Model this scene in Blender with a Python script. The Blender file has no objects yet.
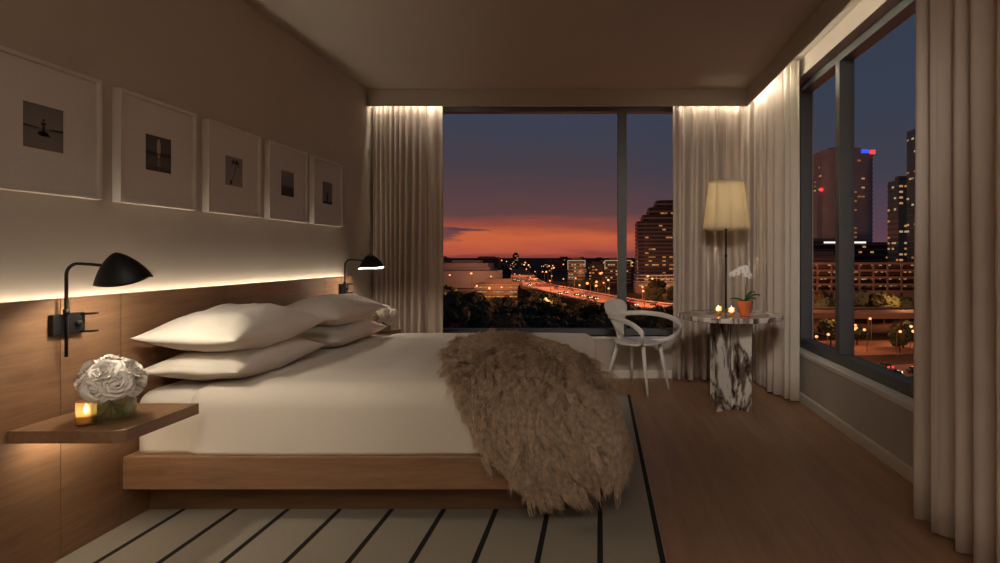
import bpy, bmesh, math, random
import numpy as np
from mathutils import Vector, Matrix, noise as mnoise

rng = random.Random(7)
np.random.seed(7)
S = bpy.context.scene
COL = S.collection
PI = math.pi

# ------------------------------------------------------------------ helpers
def lin(r, g, b):
    def f(v):
        v /= 255.0
        return v / 12.92 if v <= 0.04045 else ((v + 0.055) / 1.055) ** 2.4
    return (f(r), f(g), f(b), 1.0)

class MB:
    """collects verts / faces (with material slots)"""
    def __init__(self):
        self.v, self.f, self.m = [], [], []
    def add(self, vs, fs, mi=0):
        n = len(self.v)
        self.v += [tuple(p) for p in vs]
        self.f += [tuple(i + n for i in f) for f in fs]
        self.m += [mi] * len(fs)
        return self
    def box(self, x0, x1, y0, y1, z0, z1, mi=0):
        vs = [(x0,y0,z0),(x1,y0,z0),(x1,y1,z0),(x0,y1,z0),(x0,y0,z1),(x1,y0,z1),(x1,y1,z1),(x0,y1,z1)]
        fs = [(0,3,2,1),(4,5,6,7),(0,1,5,4),(1,2,6,5),(2,3,7,6),(3,0,4,7)]
        return self.add(vs, fs, mi)
    def prism(self, poly, z0, z1, mi=0):
        n = len(poly)
        vs = [(x, y, z0) for x, y in poly] + [(x, y, z1) for x, y in poly]
        fs = [tuple(range(n - 1, -1, -1)), tuple(range(n, 2 * n))]
        fs += [(i, (i + 1) % n, n + (i + 1) % n, n + i) for i in range(n)]
        return self.add(vs, fs, mi)
    def lathe(self, prof, seg=32, c=(0, 0, 0), mi=0, cap=True):
        vs, fs = [], []
        for r, z in prof:
            for k in range(seg):
                a = 2 * PI * k / seg
                vs.append((c[0] + r * math.cos(a), c[1] + r * math.sin(a), c[2] + z))
        for i in range(len(prof) - 1):
            for k in range(seg):
                a, b = i * seg + k, i * seg + (k + 1) % seg
                fs.append((a, b, b + seg, a + seg))
        if cap:
            fs.append(tuple(range(seg - 1, -1, -1)))
            fs.append(tuple((len(prof) - 1) * seg + k for k in range(seg)))
        return self.add(vs, fs, mi)
    def tube(self, pts, rad, seg=10, mi=0, flat=None, up=None):
        """rad: number or list; flat: (across, along-up) multipliers"""
        pts = [Vector(p) for p in pts]
        n = len(pts)
        if not isinstance(rad, (list, tuple)): rad = [rad] * n
        vs, fs = [], []
        ref = Vector(up) if up else None
        prev = None
        for i in range(n):
            t = (pts[min(i + 1, n - 1)] - pts[max(i - 1, 0)]).normalized()
            if ref is not None:
                s = t.cross(ref)
                if s.length < 1e-4: s = prev or Vector((1, 0, 0))
                s.normalize()
            else:
                if prev is None:
                    s = t.cross(Vector((0, 0, 1)))
                    if s.length < 1e-3: s = t.cross(Vector((1, 0, 0)))
                else:
                    s = prev - t * prev.dot(t)
                s.normalize()
            prev = s.copy()
            w = s.cross(t)
            fa, fb = flat if flat else (1, 1)
            for k in range(seg):
                a = 2 * PI * k / seg
                vs.append(pts[i] + s * (math.cos(a) * rad[i] * fa) + w * (math.sin(a) * rad[i] * fb))
        for i in range(n - 1):
            for k in range(seg):
                a, b = i * seg + k, i * seg + (k + 1) % seg
                fs.append((a, b, b + seg, a + seg))
        fs.append(tuple(range(seg - 1, -1, -1)))
        fs.append(tuple((n - 1) * seg + k for k in range(seg)))
        return self.add(vs, fs, mi)
    def grid(self, fn, nu, nv, mi=0, wrap=False):
        vs = [fn(i / (nu if wrap else nu - 1), j / (nv - 1)) for j in range(nv) for i in range(nu)]
        fs = []
        for j in range(nv - 1):
            for i in range(nu if wrap else nu - 1):
                a, b = j * nu + i, j * nu + (i + 1) % nu
                fs.append((a, b, b + nu, a + nu))
        return self.add(vs, fs, mi)
    def build(self, name, mats, parent=None, smooth=False, bevel=0, seg=2, solid=0, sub=0, loc=None, angle=None):
        me = bpy.data.meshes.new(name)
        me.from_pydata(self.v, [], self.f)
        if not isinstance(mats, (list, tuple)): mats = [mats]
        for m in mats: me.materials.append(m)
        me.polygons.foreach_set('material_index', self.m)
        if smooth: me.polygons.foreach_set('use_smooth', [True] * len(self.f))
        me.update()
        bm = bmesh.new(); bm.from_mesh(me)
        bmesh.ops.recalc_face_normals(bm, faces=bm.faces); bm.to_mesh(me); bm.free()
        if smooth and angle: 
            try: me.set_sharp_from_angle(angle=angle)
            except Exception: pass
        o = bpy.data.objects.new(name, me); COL.objects.link(o)
        if parent: o.parent = parent
        if loc: o.location = loc
        if solid:
            md = o.modifiers.new('Solidify', 'SOLIDIFY'); md.thickness = solid; md.offset = 0
        if bevel:
            md = o.modifiers.new('Bevel', 'BEVEL'); md.width = bevel; md.segments = seg; md.limit_method = 'ANGLE'
        if sub:
            md = o.modifiers.new('Sub', 'SUBSURF'); md.levels = sub; md.render_levels = sub
        return o

def tag(o, label, cat, group=None, kind=None):
    o['label'] = label; o['category'] = cat
    if group: o['group'] = group
    if kind: o['kind'] = kind
    return o
def thing(name, label, cat, loc=(0, 0, 0), rz=0, group=None):
    o = bpy.data.objects.new(name, None); COL.objects.link(o)
    o.empty_display_size = 0.1
    o.location = loc; o.rotation_euler = (0, 0, rz)
    return tag(o, label, cat, group)
def struct(o):
    o['kind'] = 'structure'; return o
def kids(o): return [c for c in CHILD.get(o.name, [])]
CHILD = {}
def dup(root, children, loc, rz, label, group=None, scale=None):
    """children: list of (part, [sub-parts])"""
    r = root.copy(); COL.objects.link(r)
    r.location = loc
    if rz is not None: r.rotation_euler = (0, 0, rz)
    r['label'] = label
    if group: r['group'] = group
    if scale: r.scale = scale
    out = []
    for p, subs in children:
        c = p.copy(); COL.objects.link(c); c.parent = r
        ss = []
        for s in subs:
            d = s.copy(); COL.objects.link(d); d.parent = c; ss.append(d)
        out.append((c, ss))
    return r, out
def catmull(P, t):
    n = len(P) - 1
    x = min(max(t, 0), 1) * n
    i = min(int(x), n - 1); u = x - i
    p0, p1, p2, p3 = P[max(i - 1, 0)], P[i], P[i + 1], P[min(i + 2, n)]
    return 0.5 * ((2 * p1) + (-p0 + p2) * u + (2 * p0 - 5 * p1 + 4 * p2 - p3) * u * u + (-p0 + 3 * p1 - 3 * p2 + p3) * u ** 3)
def curve_pts(P, n):
    P = [Vector(p) for p in P]
    return [catmull(P, i / (n - 1)) for i in range(n)]

# ------------------------------------------------------------------ materials
def nodes(name):
    m = bpy.data.materials.new(name); m.use_nodes = True
    nt = m.node_tree; b = nt.nodes['Principled BSDF']
    return m, nt, b
def N(nt, kind, **kw):
    n = nt.nodes.new(kind)
    for k, v in kw.items():
        if k in n.inputs: n.inputs[k].default_value = v
        else: setattr(n, k, v)
    return n
def ramp(nt, stops, interp='LINEAR'):
    r = nt.nodes.new('ShaderNodeValToRGB'); r.color_ramp.interpolation = interp
    e = r.color_ramp.elements
    while len(e) < len(stops): e.new(0.5)
    for i, (p, c) in enumerate(stops):
        e[i].position = p; e[i].color = c if len(c) == 4 else (*c, 1)
    return r
def scl(c, k): return (c[0] * k, c[1] * k, c[2] * k, 1)

def plain(name, col, rough=0.6, var=0.06, scale=8, metal=0, bump=0, bscale=200, spec=0.5, sheen=0):
    m, nt, b = nodes(name)
    tc = N(nt, 'ShaderNodeTexCoord')
    nz = N(nt, 'ShaderNodeTexNoise', Scale=scale, Detail=4)
    nt.links.new(tc.outputs['Object'], nz.inputs['Vector'])
    r = ramp(nt, [(0.3, scl(col, 1 - var)), (0.7, scl(col, 1 + var))])
    nt.links.new(nz.outputs['Fac'], r.inputs['Fac'])
    nt.links.new(r.outputs['Color'], b.inputs['Base Color'])
    b.inputs['Roughness'].default_value = rough; b.inputs['Metallic'].default_value = metal
    b.inputs['Specular IOR Level'].default_value = spec
    if sheen: b.inputs['Sheen Weight'].default_value = sheen
    if bump:
        n2 = N(nt, 'ShaderNodeTexNoise', Scale=bscale, Detail=3)
        nt.links.new(tc.outputs['Object'], n2.inputs['Vector'])
        bp = N(nt, 'ShaderNodeBump', Strength=bump, Distance=0.002)
        nt.links.new(n2.outputs['Fac'], bp.inputs['Height'])
        nt.links.new(bp.outputs['Normal'], b.inputs['Normal'])
    return m

def wood(name, c1, c2, stretch, rough=0.45, scale=1.0):
    m, nt, b = nodes(name)
    tc = N(nt, 'ShaderNodeTexCoord'); mp = N(nt, 'ShaderNodeMapping'); mp.inputs['Scale'].default_value = stretch
    nt.links.new(tc.outputs['Object'], mp.inputs['Vector'])
    nz = N(nt, 'ShaderNodeTexNoise', Scale=3.0 * scale, Detail=8, Roughness=0.6, Distortion=0.6)
    nt.links.new(mp.outputs['Vector'], nz.inputs['Vector'])
    r = ramp(nt, [(0.28, c2), (0.5, scl([(a + d) / 2 for a, d in zip(c1, c2)], 1)), (0.72, c1)])
    nt.links.new(nz.outputs['Fac'], r.inputs['Fac'])
    n2 = N(nt, 'ShaderNodeTexNoise', Scale=14.0 * scale, Detail=5, Roughness=0.7)
    nt.links.new(mp.outputs['Vector'], n2.inputs['Vector'])
    mx = N(nt, 'ShaderNodeMix', data_type='RGBA', blend_type='MULTIPLY'); mx.inputs['Factor'].default_value = 0.35
    r2 = ramp(nt, [(0.3, (0.6, 0.55, 0.5)), (0.6, (1, 1, 1))])
    nt.links.new(n2.outputs['Fac'], r2.inputs['Fac'])
    nt.links.new(r.outputs['Color'], mx.inputs['A']); nt.links.new(r2.outputs['Color'], mx.inputs['B'])
    nt.links.new(mx.outputs['Result'], b.inputs['Base Color'])
    b.inputs['Roughness'].default_value = rough
    bp = N(nt, 'ShaderNodeBump', Strength=0.12, Distance=0.002)
    nt.links.new(n2.outputs['Fac'], bp.inputs['Height']); nt.links.new(bp.outputs['Normal'], b.inputs['Normal'])
    return m

def emit(name, col, strength, sample=True):
    m, nt, b = nodes(name)
    nt.nodes.remove(b)
    e = N(nt, 'ShaderNodeEmission', Strength=strength); e.inputs['Color'].default_value = col
    nt.links.new(e.outputs[0], nt.nodes['Material Output'].inputs[0])
    if not sample:
        try: m.cycles.emission_sampling = 'NONE'
        except Exception: pass
    return m

def glass_mat(name, tint=(1, 1, 1, 1), refl=0.04, rough=0.0):
    """thin clear glass: lets light through, mirrors a little by Fresnel"""
    m, nt, b = nodes(name); nt.nodes.remove(b)
    t = N(nt, 'ShaderNodeBsdfTransparent'); t.inputs['Color'].default_value = tint
    g = N(nt, 'ShaderNodeBsdfGlossy', Roughness=rough)
    lw = N(nt, 'ShaderNodeLayerWeight'); lw.inputs['Blend'].default_value = .5
    pw = N(nt, 'ShaderNodeMath', operation='POWER'); pw.inputs[1].default_value = 5
    nt.links.new(lw.outputs['Facing'], pw.inputs[0])
    mm = N(nt, 'ShaderNodeMath', operation='MULTIPLY_ADD'); mm.inputs[1].default_value = .7; mm.inputs[2].default_value = refl
    nt.links.new(pw.outputs[0], mm.inputs[0])
    mx = N(nt, 'ShaderNodeMixShader')
    nt.links.new(mm.outputs[0], mx.inputs[0]); nt.links.new(t.outputs[0], mx.inputs[1]); nt.links.new(g.outputs[0], mx.inputs[2])
    nt.links.new(mx.outputs[0], nt.nodes['Material Output'].inputs[0])
    return m

M = {}
M['wall'] = plain('wall_paint', lin(190, 180, 167), 0.85, 0.03, 3, bump=0.05, bscale=120)
M['ceiling'] = plain('ceiling_paint', lin(188, 178, 164), 0.9, 0.02, 2)
M['low_wall'] = plain('low_wall_paint', lin(184, 174, 163), 0.85, 0.03, 3)
M['trim'] = plain('trim_paint', lin(215, 208, 198), 0.5, 0.02)
M['oak'] = wood('oak_panel', lin(156, 119, 89), lin(124, 92, 67), (8, 0.9, 9), 0.5)
M['oak_x'] = wood('oak_platform', lin(166, 128, 97), lin(133, 99, 73), (0.9, 8, 9), 0.5)
M['oak_plinth'] = wood('oak_plinth', lin(128, 94, 66), lin(100, 72, 50), (0.9, 8, 9), 0.55)
M['black_metal'] = plain('black_metal', lin(14, 13, 13), 0.5, 0.1, 20, spec=0.25)
M['frame_alu'] = plain('window_frame_metal', lin(84, 86, 84), 0.5, 0.05, 10)
M['linen'] = plain('white_linen', lin(226, 216, 202), 0.85, 0.02, 5, bump=0.06, bscale=400, sheen=0.2)
M['sheet'] = plain('white_sheet', lin(230, 222, 210), 0.85, 0.02, 5, bump=0.06, bscale=400, sheen=0.2)
M['curtain'] = plain('curtain_cloth', lin(203, 188, 175), 0.9, 0.04, 6, bump=0.1, bscale=300, sheen=0.2)
M['sheer'] = plain('sheer_cloth', lin(206, 196, 180), 0.9, 0.03, 6, sheen=0.2)
M['white_frame'] = plain('white_frame', lin(214, 206, 196), 0.4, 0.02)
M['mat_board'] = plain('mat_board', lin(230, 222, 212), 0.9, 0.02, 60)
M['chair'] = plain('white_lacquer', lin(226, 220, 212), 0.35, 0.02)
M['rug_black'] = plain('rug_black_yarn', lin(16, 15, 14), 0.95, 0.2, 200, bump=0.4, bscale=600)
M['clay'] = plain('terracotta', lin(206, 112, 62), 0.8, 0.08, 30, bump=0.1)
M['soil'] = plain('potting_bark', lin(60, 42, 30), 0.95, 0.3, 90, bump=0.6, bscale=150)
M['leaf'] = plain('leaf_green', lin(52, 92, 46), 0.4, 0.15, 20)
M['stem'] = plain('stem_green', lin(88, 104, 58), 0.5, 0.1, 30)
M['petal'] = plain('white_petal', lin(240, 232, 222), 0.6, 0.02, 30, sheen=0.2)
M['orchid'] = plain('orchid_petal', lin(246, 242, 238), 0.55, 0.02, 30)
M['yolk'] = plain('orchid_lip', lin(214, 170, 70), 0.5, 0.1, 30)
M['wax'] = plain('candle_wax', lin(240, 214, 170), 0.5, 0.03)
M['bronze'] = plain('dark_bronze', lin(20, 17, 14), 0.5, 0.1, 20, spec=.3)
M['lining'] = plain('shade_lining', lin(245, 240, 230), 0.6, 0.01)
M['glass'] = glass_mat('clear_glass', (0.84, 0.90, 0.85, 1), 0.07)
m, nt, b = nodes('window_glass'); nt.nodes.remove(b)   # clear non-reflective glazing
t = N(nt, 'ShaderNodeBsdfTransparent'); t.inputs[0].default_value = (.96, .965, .97, 1)
nt.links.new(t.outputs[0], nt.nodes['Material Output'].inputs[0])
M['pane'] = m
M['amber'] = glass_mat('amber_glass', (1.0, 0.86, 0.68, 1), 0.06)
M['water'] = glass_mat('vase_water', (0.86, 0.91, 0.82, 1), 0.05)
M['flame'] = emit('flame', (1, 0.62, 0.28, 1), 42)
M['led'] = emit('warm_led', (1, 0.80, 0.52, 1), 1)
M['bulb'] = emit('warm_bulb', (1, 0.86, 0.66, 1), 620)

m, nt, b = nodes('frosted_amber'); nt.nodes.remove(b)
t = N(nt, 'ShaderNodeBsdfTransparent'); t.inputs[0].default_value = (1, .86, .66, 1)
d = N(nt, 'ShaderNodeBsdfTranslucent'); d.inputs[0].default_value = (1, .82, .62, 1)
gl = N(nt, 'ShaderNodeBsdfGlossy', Roughness=.1)
mx = N(nt, 'ShaderNodeMixShader'); mx.inputs[0].default_value = .35
nt.links.new(t.outputs[0], mx.inputs[1]); nt.links.new(d.outputs[0], mx.inputs[2])
m2 = N(nt, 'ShaderNodeMixShader'); m2.inputs[0].default_value = .03
nt.links.new(mx.outputs[0], m2.inputs[1]); nt.links.new(gl.outputs[0], m2.inputs[2]); nt.links.new(m2.outputs[0], nt.nodes['Material Output'].inputs[0])
M['amber'] = m
# translucent shade
m, nt, b = nodes('lamp_shade_cloth'); nt.nodes.remove(b)
d = N(nt, 'ShaderNodeBsdfDiffuse'); d.inputs[0].default_value = lin(240, 230, 208)
t = N(nt, 'ShaderNodeBsdfTranslucent'); t.inputs[0].default_value = lin(248, 238, 214)
mx = N(nt, 'ShaderNodeMixShader'); mx.inputs[0].default_value = 0.6
nt.links.new(d.outputs[0], mx.inputs[1]); nt.links.new(t.outputs[0], mx.inputs[2]); nt.links.new(mx.outputs[0], nt.nodes['Material Output'].inputs[0])
M['shade'] = m

# wide oak boards of the floor, running away from the camera
m, nt, b = nodes('floor_boards')
tc = N(nt, 'ShaderNodeTexCoord'); mp = N(nt, 'ShaderNodeMapping'); mp.inputs['Rotation'].default_value = (0, 0, PI / 2)
nt.links.new(tc.outputs['Object'], mp.inputs['Vector'])
bk = N(nt, 'ShaderNodeTexBrick', Scale=1.0); bk.offset = 0.37; bk.offset_frequency = 2
for k, v in (('Mortar Size', 0.0012), ('Brick Width', 1.9), ('Row Height', 0.19), ('Bias', 0.0)): bk.inputs[k].default_value = v
bk.inputs['Color1'].default_value = (0.25, 0.25, 0.25, 1); bk.inputs['Color2'].default_value = (0.8, 0.8, 0.8, 1); bk.inputs['Mortar'].default_value = (0.1, 0.1, 0.1, 1)
nt.links.new(mp.outputs['Vector'], bk.inputs['Vector'])
mp2 = N(nt, 'ShaderNodeMapping'); mp2.inputs['Scale'].default_value = (7, 0.7, 1)
nt.links.new(tc.outputs['Object'], mp2.inputs['Vector'])
nz = N(nt, 'ShaderNodeTexNoise', Scale=2.2, Detail=8, Roughness=0.62, Distortion=0.7)
nt.links.new(mp2.outputs['Vector'], nz.inputs['Vector'])
r1 = ramp(nt, [(0.25, lin(136, 102, 77)), (0.75, lin(168, 129, 98))])
nt.links.new(nz.outputs['Fac'], r1.inputs['Fac'])
r2 = ramp(nt, [(0.0, (0.45, 0.42, 0.4)), (0.2, (0.86, 0.85, 0.84)), (1.0, (1.08, 1.06, 1.04))])
nt.links.new(bk.outputs['Color'], r2.inputs['Fac'])
mx = N(nt, 'ShaderNodeMix', data_type='RGBA', blend_type='MULTIPLY'); mx.inputs['Factor'].default_value = 1
nt.links.new(r1.outputs['Color'], mx.inputs['A']); nt.links.new(r2.outputs['Color'], mx.inputs['B'])
nt.links.new(mx.outputs['Result'], b.inputs['Base Color']); b.inputs['Roughness'].default_value = 0.42
bp = N(nt, 'ShaderNodeBump', Strength=0.1, Distance=0.002); nt.links.new(nz.outputs['Fac'], bp.inputs['Height']); nt.links.new(bp.outputs['Normal'], b.inputs['Normal'])
M['floor'] = m

# woven rug
m, nt, b = nodes('rug_weave')
tc = N(nt, 'ShaderNodeTexCoord')
w1 = N(nt, 'ShaderNodeTexWave', Scale=90.0, Distortion=1.5); w1.bands_direction = 'X'
w2 = N(nt, 'ShaderNodeTexWave', Scale=70.0, Distortion=1.5); w2.bands_direction = 'Y'
nz = N(nt, 'ShaderNodeTexNoise', Scale=160, Detail=4)
for n in (w1, w2, nz): nt.links.new(tc.outputs['Object'], n.inputs['Vector'])
ad = N(nt, 'ShaderNodeMath', operation='ADD'); nt.links.new(w1.outputs['Fac'], ad.inputs[0]); nt.links.new(w2.outputs['Fac'], ad.inputs[1])
a2 = N(nt, 'ShaderNodeMath', operation='ADD'); nt.links.new(ad.outputs[0], a2.inputs[0]); nt.links.new(nz.outputs['Fac'], a2.inputs[1])
r = ramp(nt, [(0.2, lin(140, 132, 119)), (0.9, lin(178, 169, 154))])
dv = N(nt, 'ShaderNodeMath', operation='DIVIDE'); dv.inputs[1].default_value = 3; nt.links.new(a2.outputs[0], dv.inputs[0])
nt.links.new(dv.outputs[0], r.inputs['Fac']); nt.links.new(r.outputs['Color'], b.inputs['Base Color'])
b.inputs['Roughness'].default_value = 0.95
bp = N(nt, 'ShaderNodeBump', Strength=0.5, Distance=0.003); nt.links.new(dv.outputs[0], bp.inputs['Height']); nt.links.new(bp.outputs['Normal'], b.inputs['Normal'])
M['rug'] = m

# white marble with heavy violet-brown veins
m, nt, b = nodes('veined_marble')
tc = N(nt, 'ShaderNodeTexCoord'); mp = N(nt, 'ShaderNodeMapping'); mp.inputs['Scale'].default_value = (1.2, 1.2, 0.42); mp.inputs['Rotation'].default_value = (0.15, 0.12, 0.4)
nt.links.new(tc.outputs['Object'], mp.inputs['Vector'])
big = N(nt, 'ShaderNodeTexNoise', Scale=6.0, Detail=6, Roughness=0.6, Distortion=1.0)
vein = N(nt, 'ShaderNodeTexNoise', Scale=3.6, Detail=4, Roughness=0.5, Distortion=0.9)
for n in (big, vein): nt.links.new(mp.outputs['Vector'], n.inputs['Vector'])
sb = N(nt, 'ShaderNodeMath', operation='SUBTRACT'); sb.inputs[1].default_value = 0.5; nt.links.new(vein.outputs['Fac'], sb.inputs[0])
ab = N(nt, 'ShaderNodeMath', operation='ABSOLUTE'); nt.links.new(sb.outputs[0], ab.inputs[0])
rv = ramp(nt, [(0.0, lin(84, 72, 64)), (0.012, lin(136, 122, 112)), (0.05, lin(214, 207, 196)), (1.0, lin(228, 222, 212))])
nt.links.new(ab.outputs[0], rv.inputs['Fac'])
rb = ramp(nt, [(0.49, (1, 1, 1)), (0.54, lin(160, 148, 140)), (0.62, lin(108, 94, 88)), (0.70, lin(150, 138, 130))])
nt.links.new(big.outputs['Fac'], rb.inputs['Fac'])
mx = N(nt, 'ShaderNodeMix', data_type='RGBA', blend_type='MULTIPLY'); mx.inputs['Factor'].default_value = 1
nt.links.new(rv.outputs['Color'], mx.inputs['A']); nt.links.new(rb.outputs['Color'], mx.inputs['B'])
nt.links.new(mx.outputs['Result'], b.inputs['Base Color']); b.inputs['Roughness'].default_value = 0.18
M['marble'] = m

# ------------------------------------------------------------------ room
XL, XR, YF, YB = -2.2, 1.66, 5.9, -3.0
CZ, PZ = 2.77, 2.82          # ceiling, curtain-pocket ceiling
SX, SY, SZ = 1.384, 5.65, 2.616   # soffit inner faces and its lower edge
W1 = (-1.78, 1.22, 0.41, 2.69)   # far opening x0 x1 z0 z1
W2 = (1.2, 5.29, 0.405, 2.68)     # right opening y0 y1 z0 z1

struct(MB().box(XL - .2, XR + .3, YB, YF + .3, -0.2, 0).build('floor', M['floor']))
struct(MB().box(XL - .2, SX + .03, YB, SY + .03, CZ, 3.1).build('ceiling', M['ceiling']))
c2 = MB(); c2.box(SX + .03, XR + .3, YB, YF + .3, PZ, 3.1); c2.box(XL - .2, SX + .03, SY + .03, YF + .3, PZ, 3.1)
c2.box(SX + .03, SX + .031, YB, SY + .03, CZ, PZ)
struct(c2.build('ceiling_pocket', M['ceiling']))
s = MB(); s.prism([(XL, SY), (SX, SY), (SX, YB), (SX + .014, YB), (SX + .014, SY + .03), (XL, SY + .03)], SZ, CZ)
struct(s.build('trim_1', M['ceiling'], bevel=0.002))
struct(MB().box(XL - .2, XL, YB, YF + .3, 0, 3.1).build('wall_left', M['wall']))
struct(MB().box(XL - .2, XR + .3, YB - .2, YB, -.2, 3.1).build('wall_back', M['wall']))
w = MB()
w.box(XL, XR + .3, YF, YF + .22, 0, W1[2]); w.box(XL, XR + .3, YF, YF + .22, W1[3], 3.1)
w.box(XL, W1[0], YF, YF + .22, W1[2], W1[3]); w.box(W1[1], XR + .3, YF, YF + .22, W1[2], W1[3])
struct(w.build('wall_front', M['low_wall']))
w = MB()
w.box(XR, XR + .22, YB, YF, 0, W2[2]); w.box(XR, XR + .22, YB, YF, W2[3], 3.1)
w.box(XR, XR + .22, YB, W2[0], W2[2], W2[3]); w.box(XR, XR + .22, W2[1], YF, W2[2], W2[3])
struct(w.build('wall_right', M['low_wall']))
def base_prof(mb, a, b, axis):
    if axis == 'x': mb.box(a, b, YF - .016, YF, 0, .07); mb.box(a, b, YF - .010, YF, .07, .078)
    else: mb.box(XR - .016, XR, a, b, 0, .07); mb.box(XR - .010, XR, a, b, .07, .078)
    return mb
struct(base_prof(MB(), XL, XR - .016, 'x').build('baseboard_front', M['trim'], bevel=0.003))
struct(base_prof(MB(), YB, YF - .0, 'y').build('baseboard_right', M['trim'], bevel=0.003))

# far window
win = bpy.data.objects.new('window_1', None); COL.objects.link(win); struct(win); win.location = (0, YF + .09, 0)
x0, x1, z0, z1 = W1
fr = MB(); y0, y1 = 0.0, .10
fr.box(x0, x1, y0, y1, z0, z0 + .062); fr.box(x0, x1, y0, y1, z1 - .05, z1)
fr.box(x0, x0 + .06, y0, y1, z0 + .062, z1 - .05); fr.box(x1 - .06, x1, y0, y1, z0 + .062, z1 - .05)
fr.build('frame', M['frame_alu'], win, bevel=.004)
mu = MB(); mu.box(.175, .265, y0 - .02, y1, z0 + .062, z1 - .05); mu.build('mullion', M['frame_alu'], win, bevel=.004)
MB().box(x0 + .06, .175, .055, .065, z0 + .062, z1 - .05).build('pane', M['pane'], win)
MB().box(.265, x1 - .06, .055, .065, z0 + .062, z1 - .05).build('pane', M['pane'], win)
MB().box(x0, x1, -.105, .0, z0 - .03, z0).build('sill', M['trim'], win, bevel=.004)
# right window
win = bpy.data.objects.new('window_2', None); COL.objects.link(win); struct(win); win.location = (XR + .085, 0, 0)
y0, y1, z0, z1 = W2
fr = MB(); fr.box(0, .10, y0, y1, z0, z0 + .075); fr.box(0, .10, y0, y1, z1 - .06, z1)
fr.box(0, .10, y0, y0 + .07, z0 + .075, z1 - .06); fr.box(0, .10, y1 - .08, y1, z0 + .075, z1 - .06)
fr.build('frame', M['frame_alu'], win, bevel=.004)
for yc in (4.40, 2.52):
    MB().box(-.005, .105, yc - .04, yc + .04, z0 + .075, z1 - .06).build('mullion', M['frame_alu'], win, bevel=.004)
for a, c in ((y0 + .07, 2.48), (2.56, 4.36), (4.44, y1 - .08)):
    MB().box(.075, .085, a, c, z0 + .075, z1 - .06).build('pane', M['pane'], win)
MB().box(-.093, .0, y0, y1, z0 - .03, z0 + .002).build('sill', M['trim'], win, bevel=.004)

# ------------------------------------------------------------------ headboard wall panelling
XP = -2.127
hb = thing('headboard_panel', 'long low oak headboard panelling along the left wall', 'headboard', (XP, 3.6, 0))
seams = [-0.6, 0.9, 2.366, 2.664, 3.652, 4.640, 4.937, 5.165]
for a, c in zip(seams[:-1], seams[1:]):
    MB().box(-.035, 0, a + .0015 - 3.6, c - .0015 - 3.6, 0.0, 1.032).build('panel', M['oak'], hb, bevel=.0015)
MB().box(XL - XP + .002, -.036, -4.2, 1.56, 0.0, .991).build('backing', M['oak_plinth'], hb)
led = MB().box(-.066, -.044, -4.15, 1.53, .992, .999).build('light_strip', emit('headboard_led', (1, .90, .70, 1), 23), hb)

# ------------------------------------------------------------------ rug
rug = thing('rug', 'large pale woven rug with thin black lines under the bed', 'rug', (-0.9, 3.2, 0))
rx0, rx1, ry0, ry1 = XP + .004, .262, 1.3, 5.15
MB().box(rx0 + .9, rx1 + .9, ry0 - 3.2, ry1 - 3.2, 0.0, .010).build('pile', M['rug'], rug, bevel=.004)
for n in range(10):
    x = .245 - .2445 * n + .9
    MB().box(x - .0115, x + .0115, ry0 - 3.2 + .002, ry1 - 3.2 - .002, .0065, .0112).build('stripe', M['rug_black'], rug, bevel=.001)

# ------------------------------------------------------------------ bed
BY0, BY1 = 2.67, 4.63
BC = (BY0 + BY1) / 2
bed = thing('bed_platform', 'low oak platform bed frame on a recessed plinth', 'bed', (-1.05, BC, 0))
MB().box(XP + .002 + 1.05, 0.0 + 1.05, BY0 - BC, BY1 - BC, .16, .306).build('deck', M['oak_x'], bed, bevel=.004)
MB().box(XP + .01 + 1.05, -.145 + 1.05, BY0 + .147 - BC, BY1 - .147 - BC, .0115, .16).build('plinth', M['oak_plinth'], bed, bevel=.002)

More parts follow.
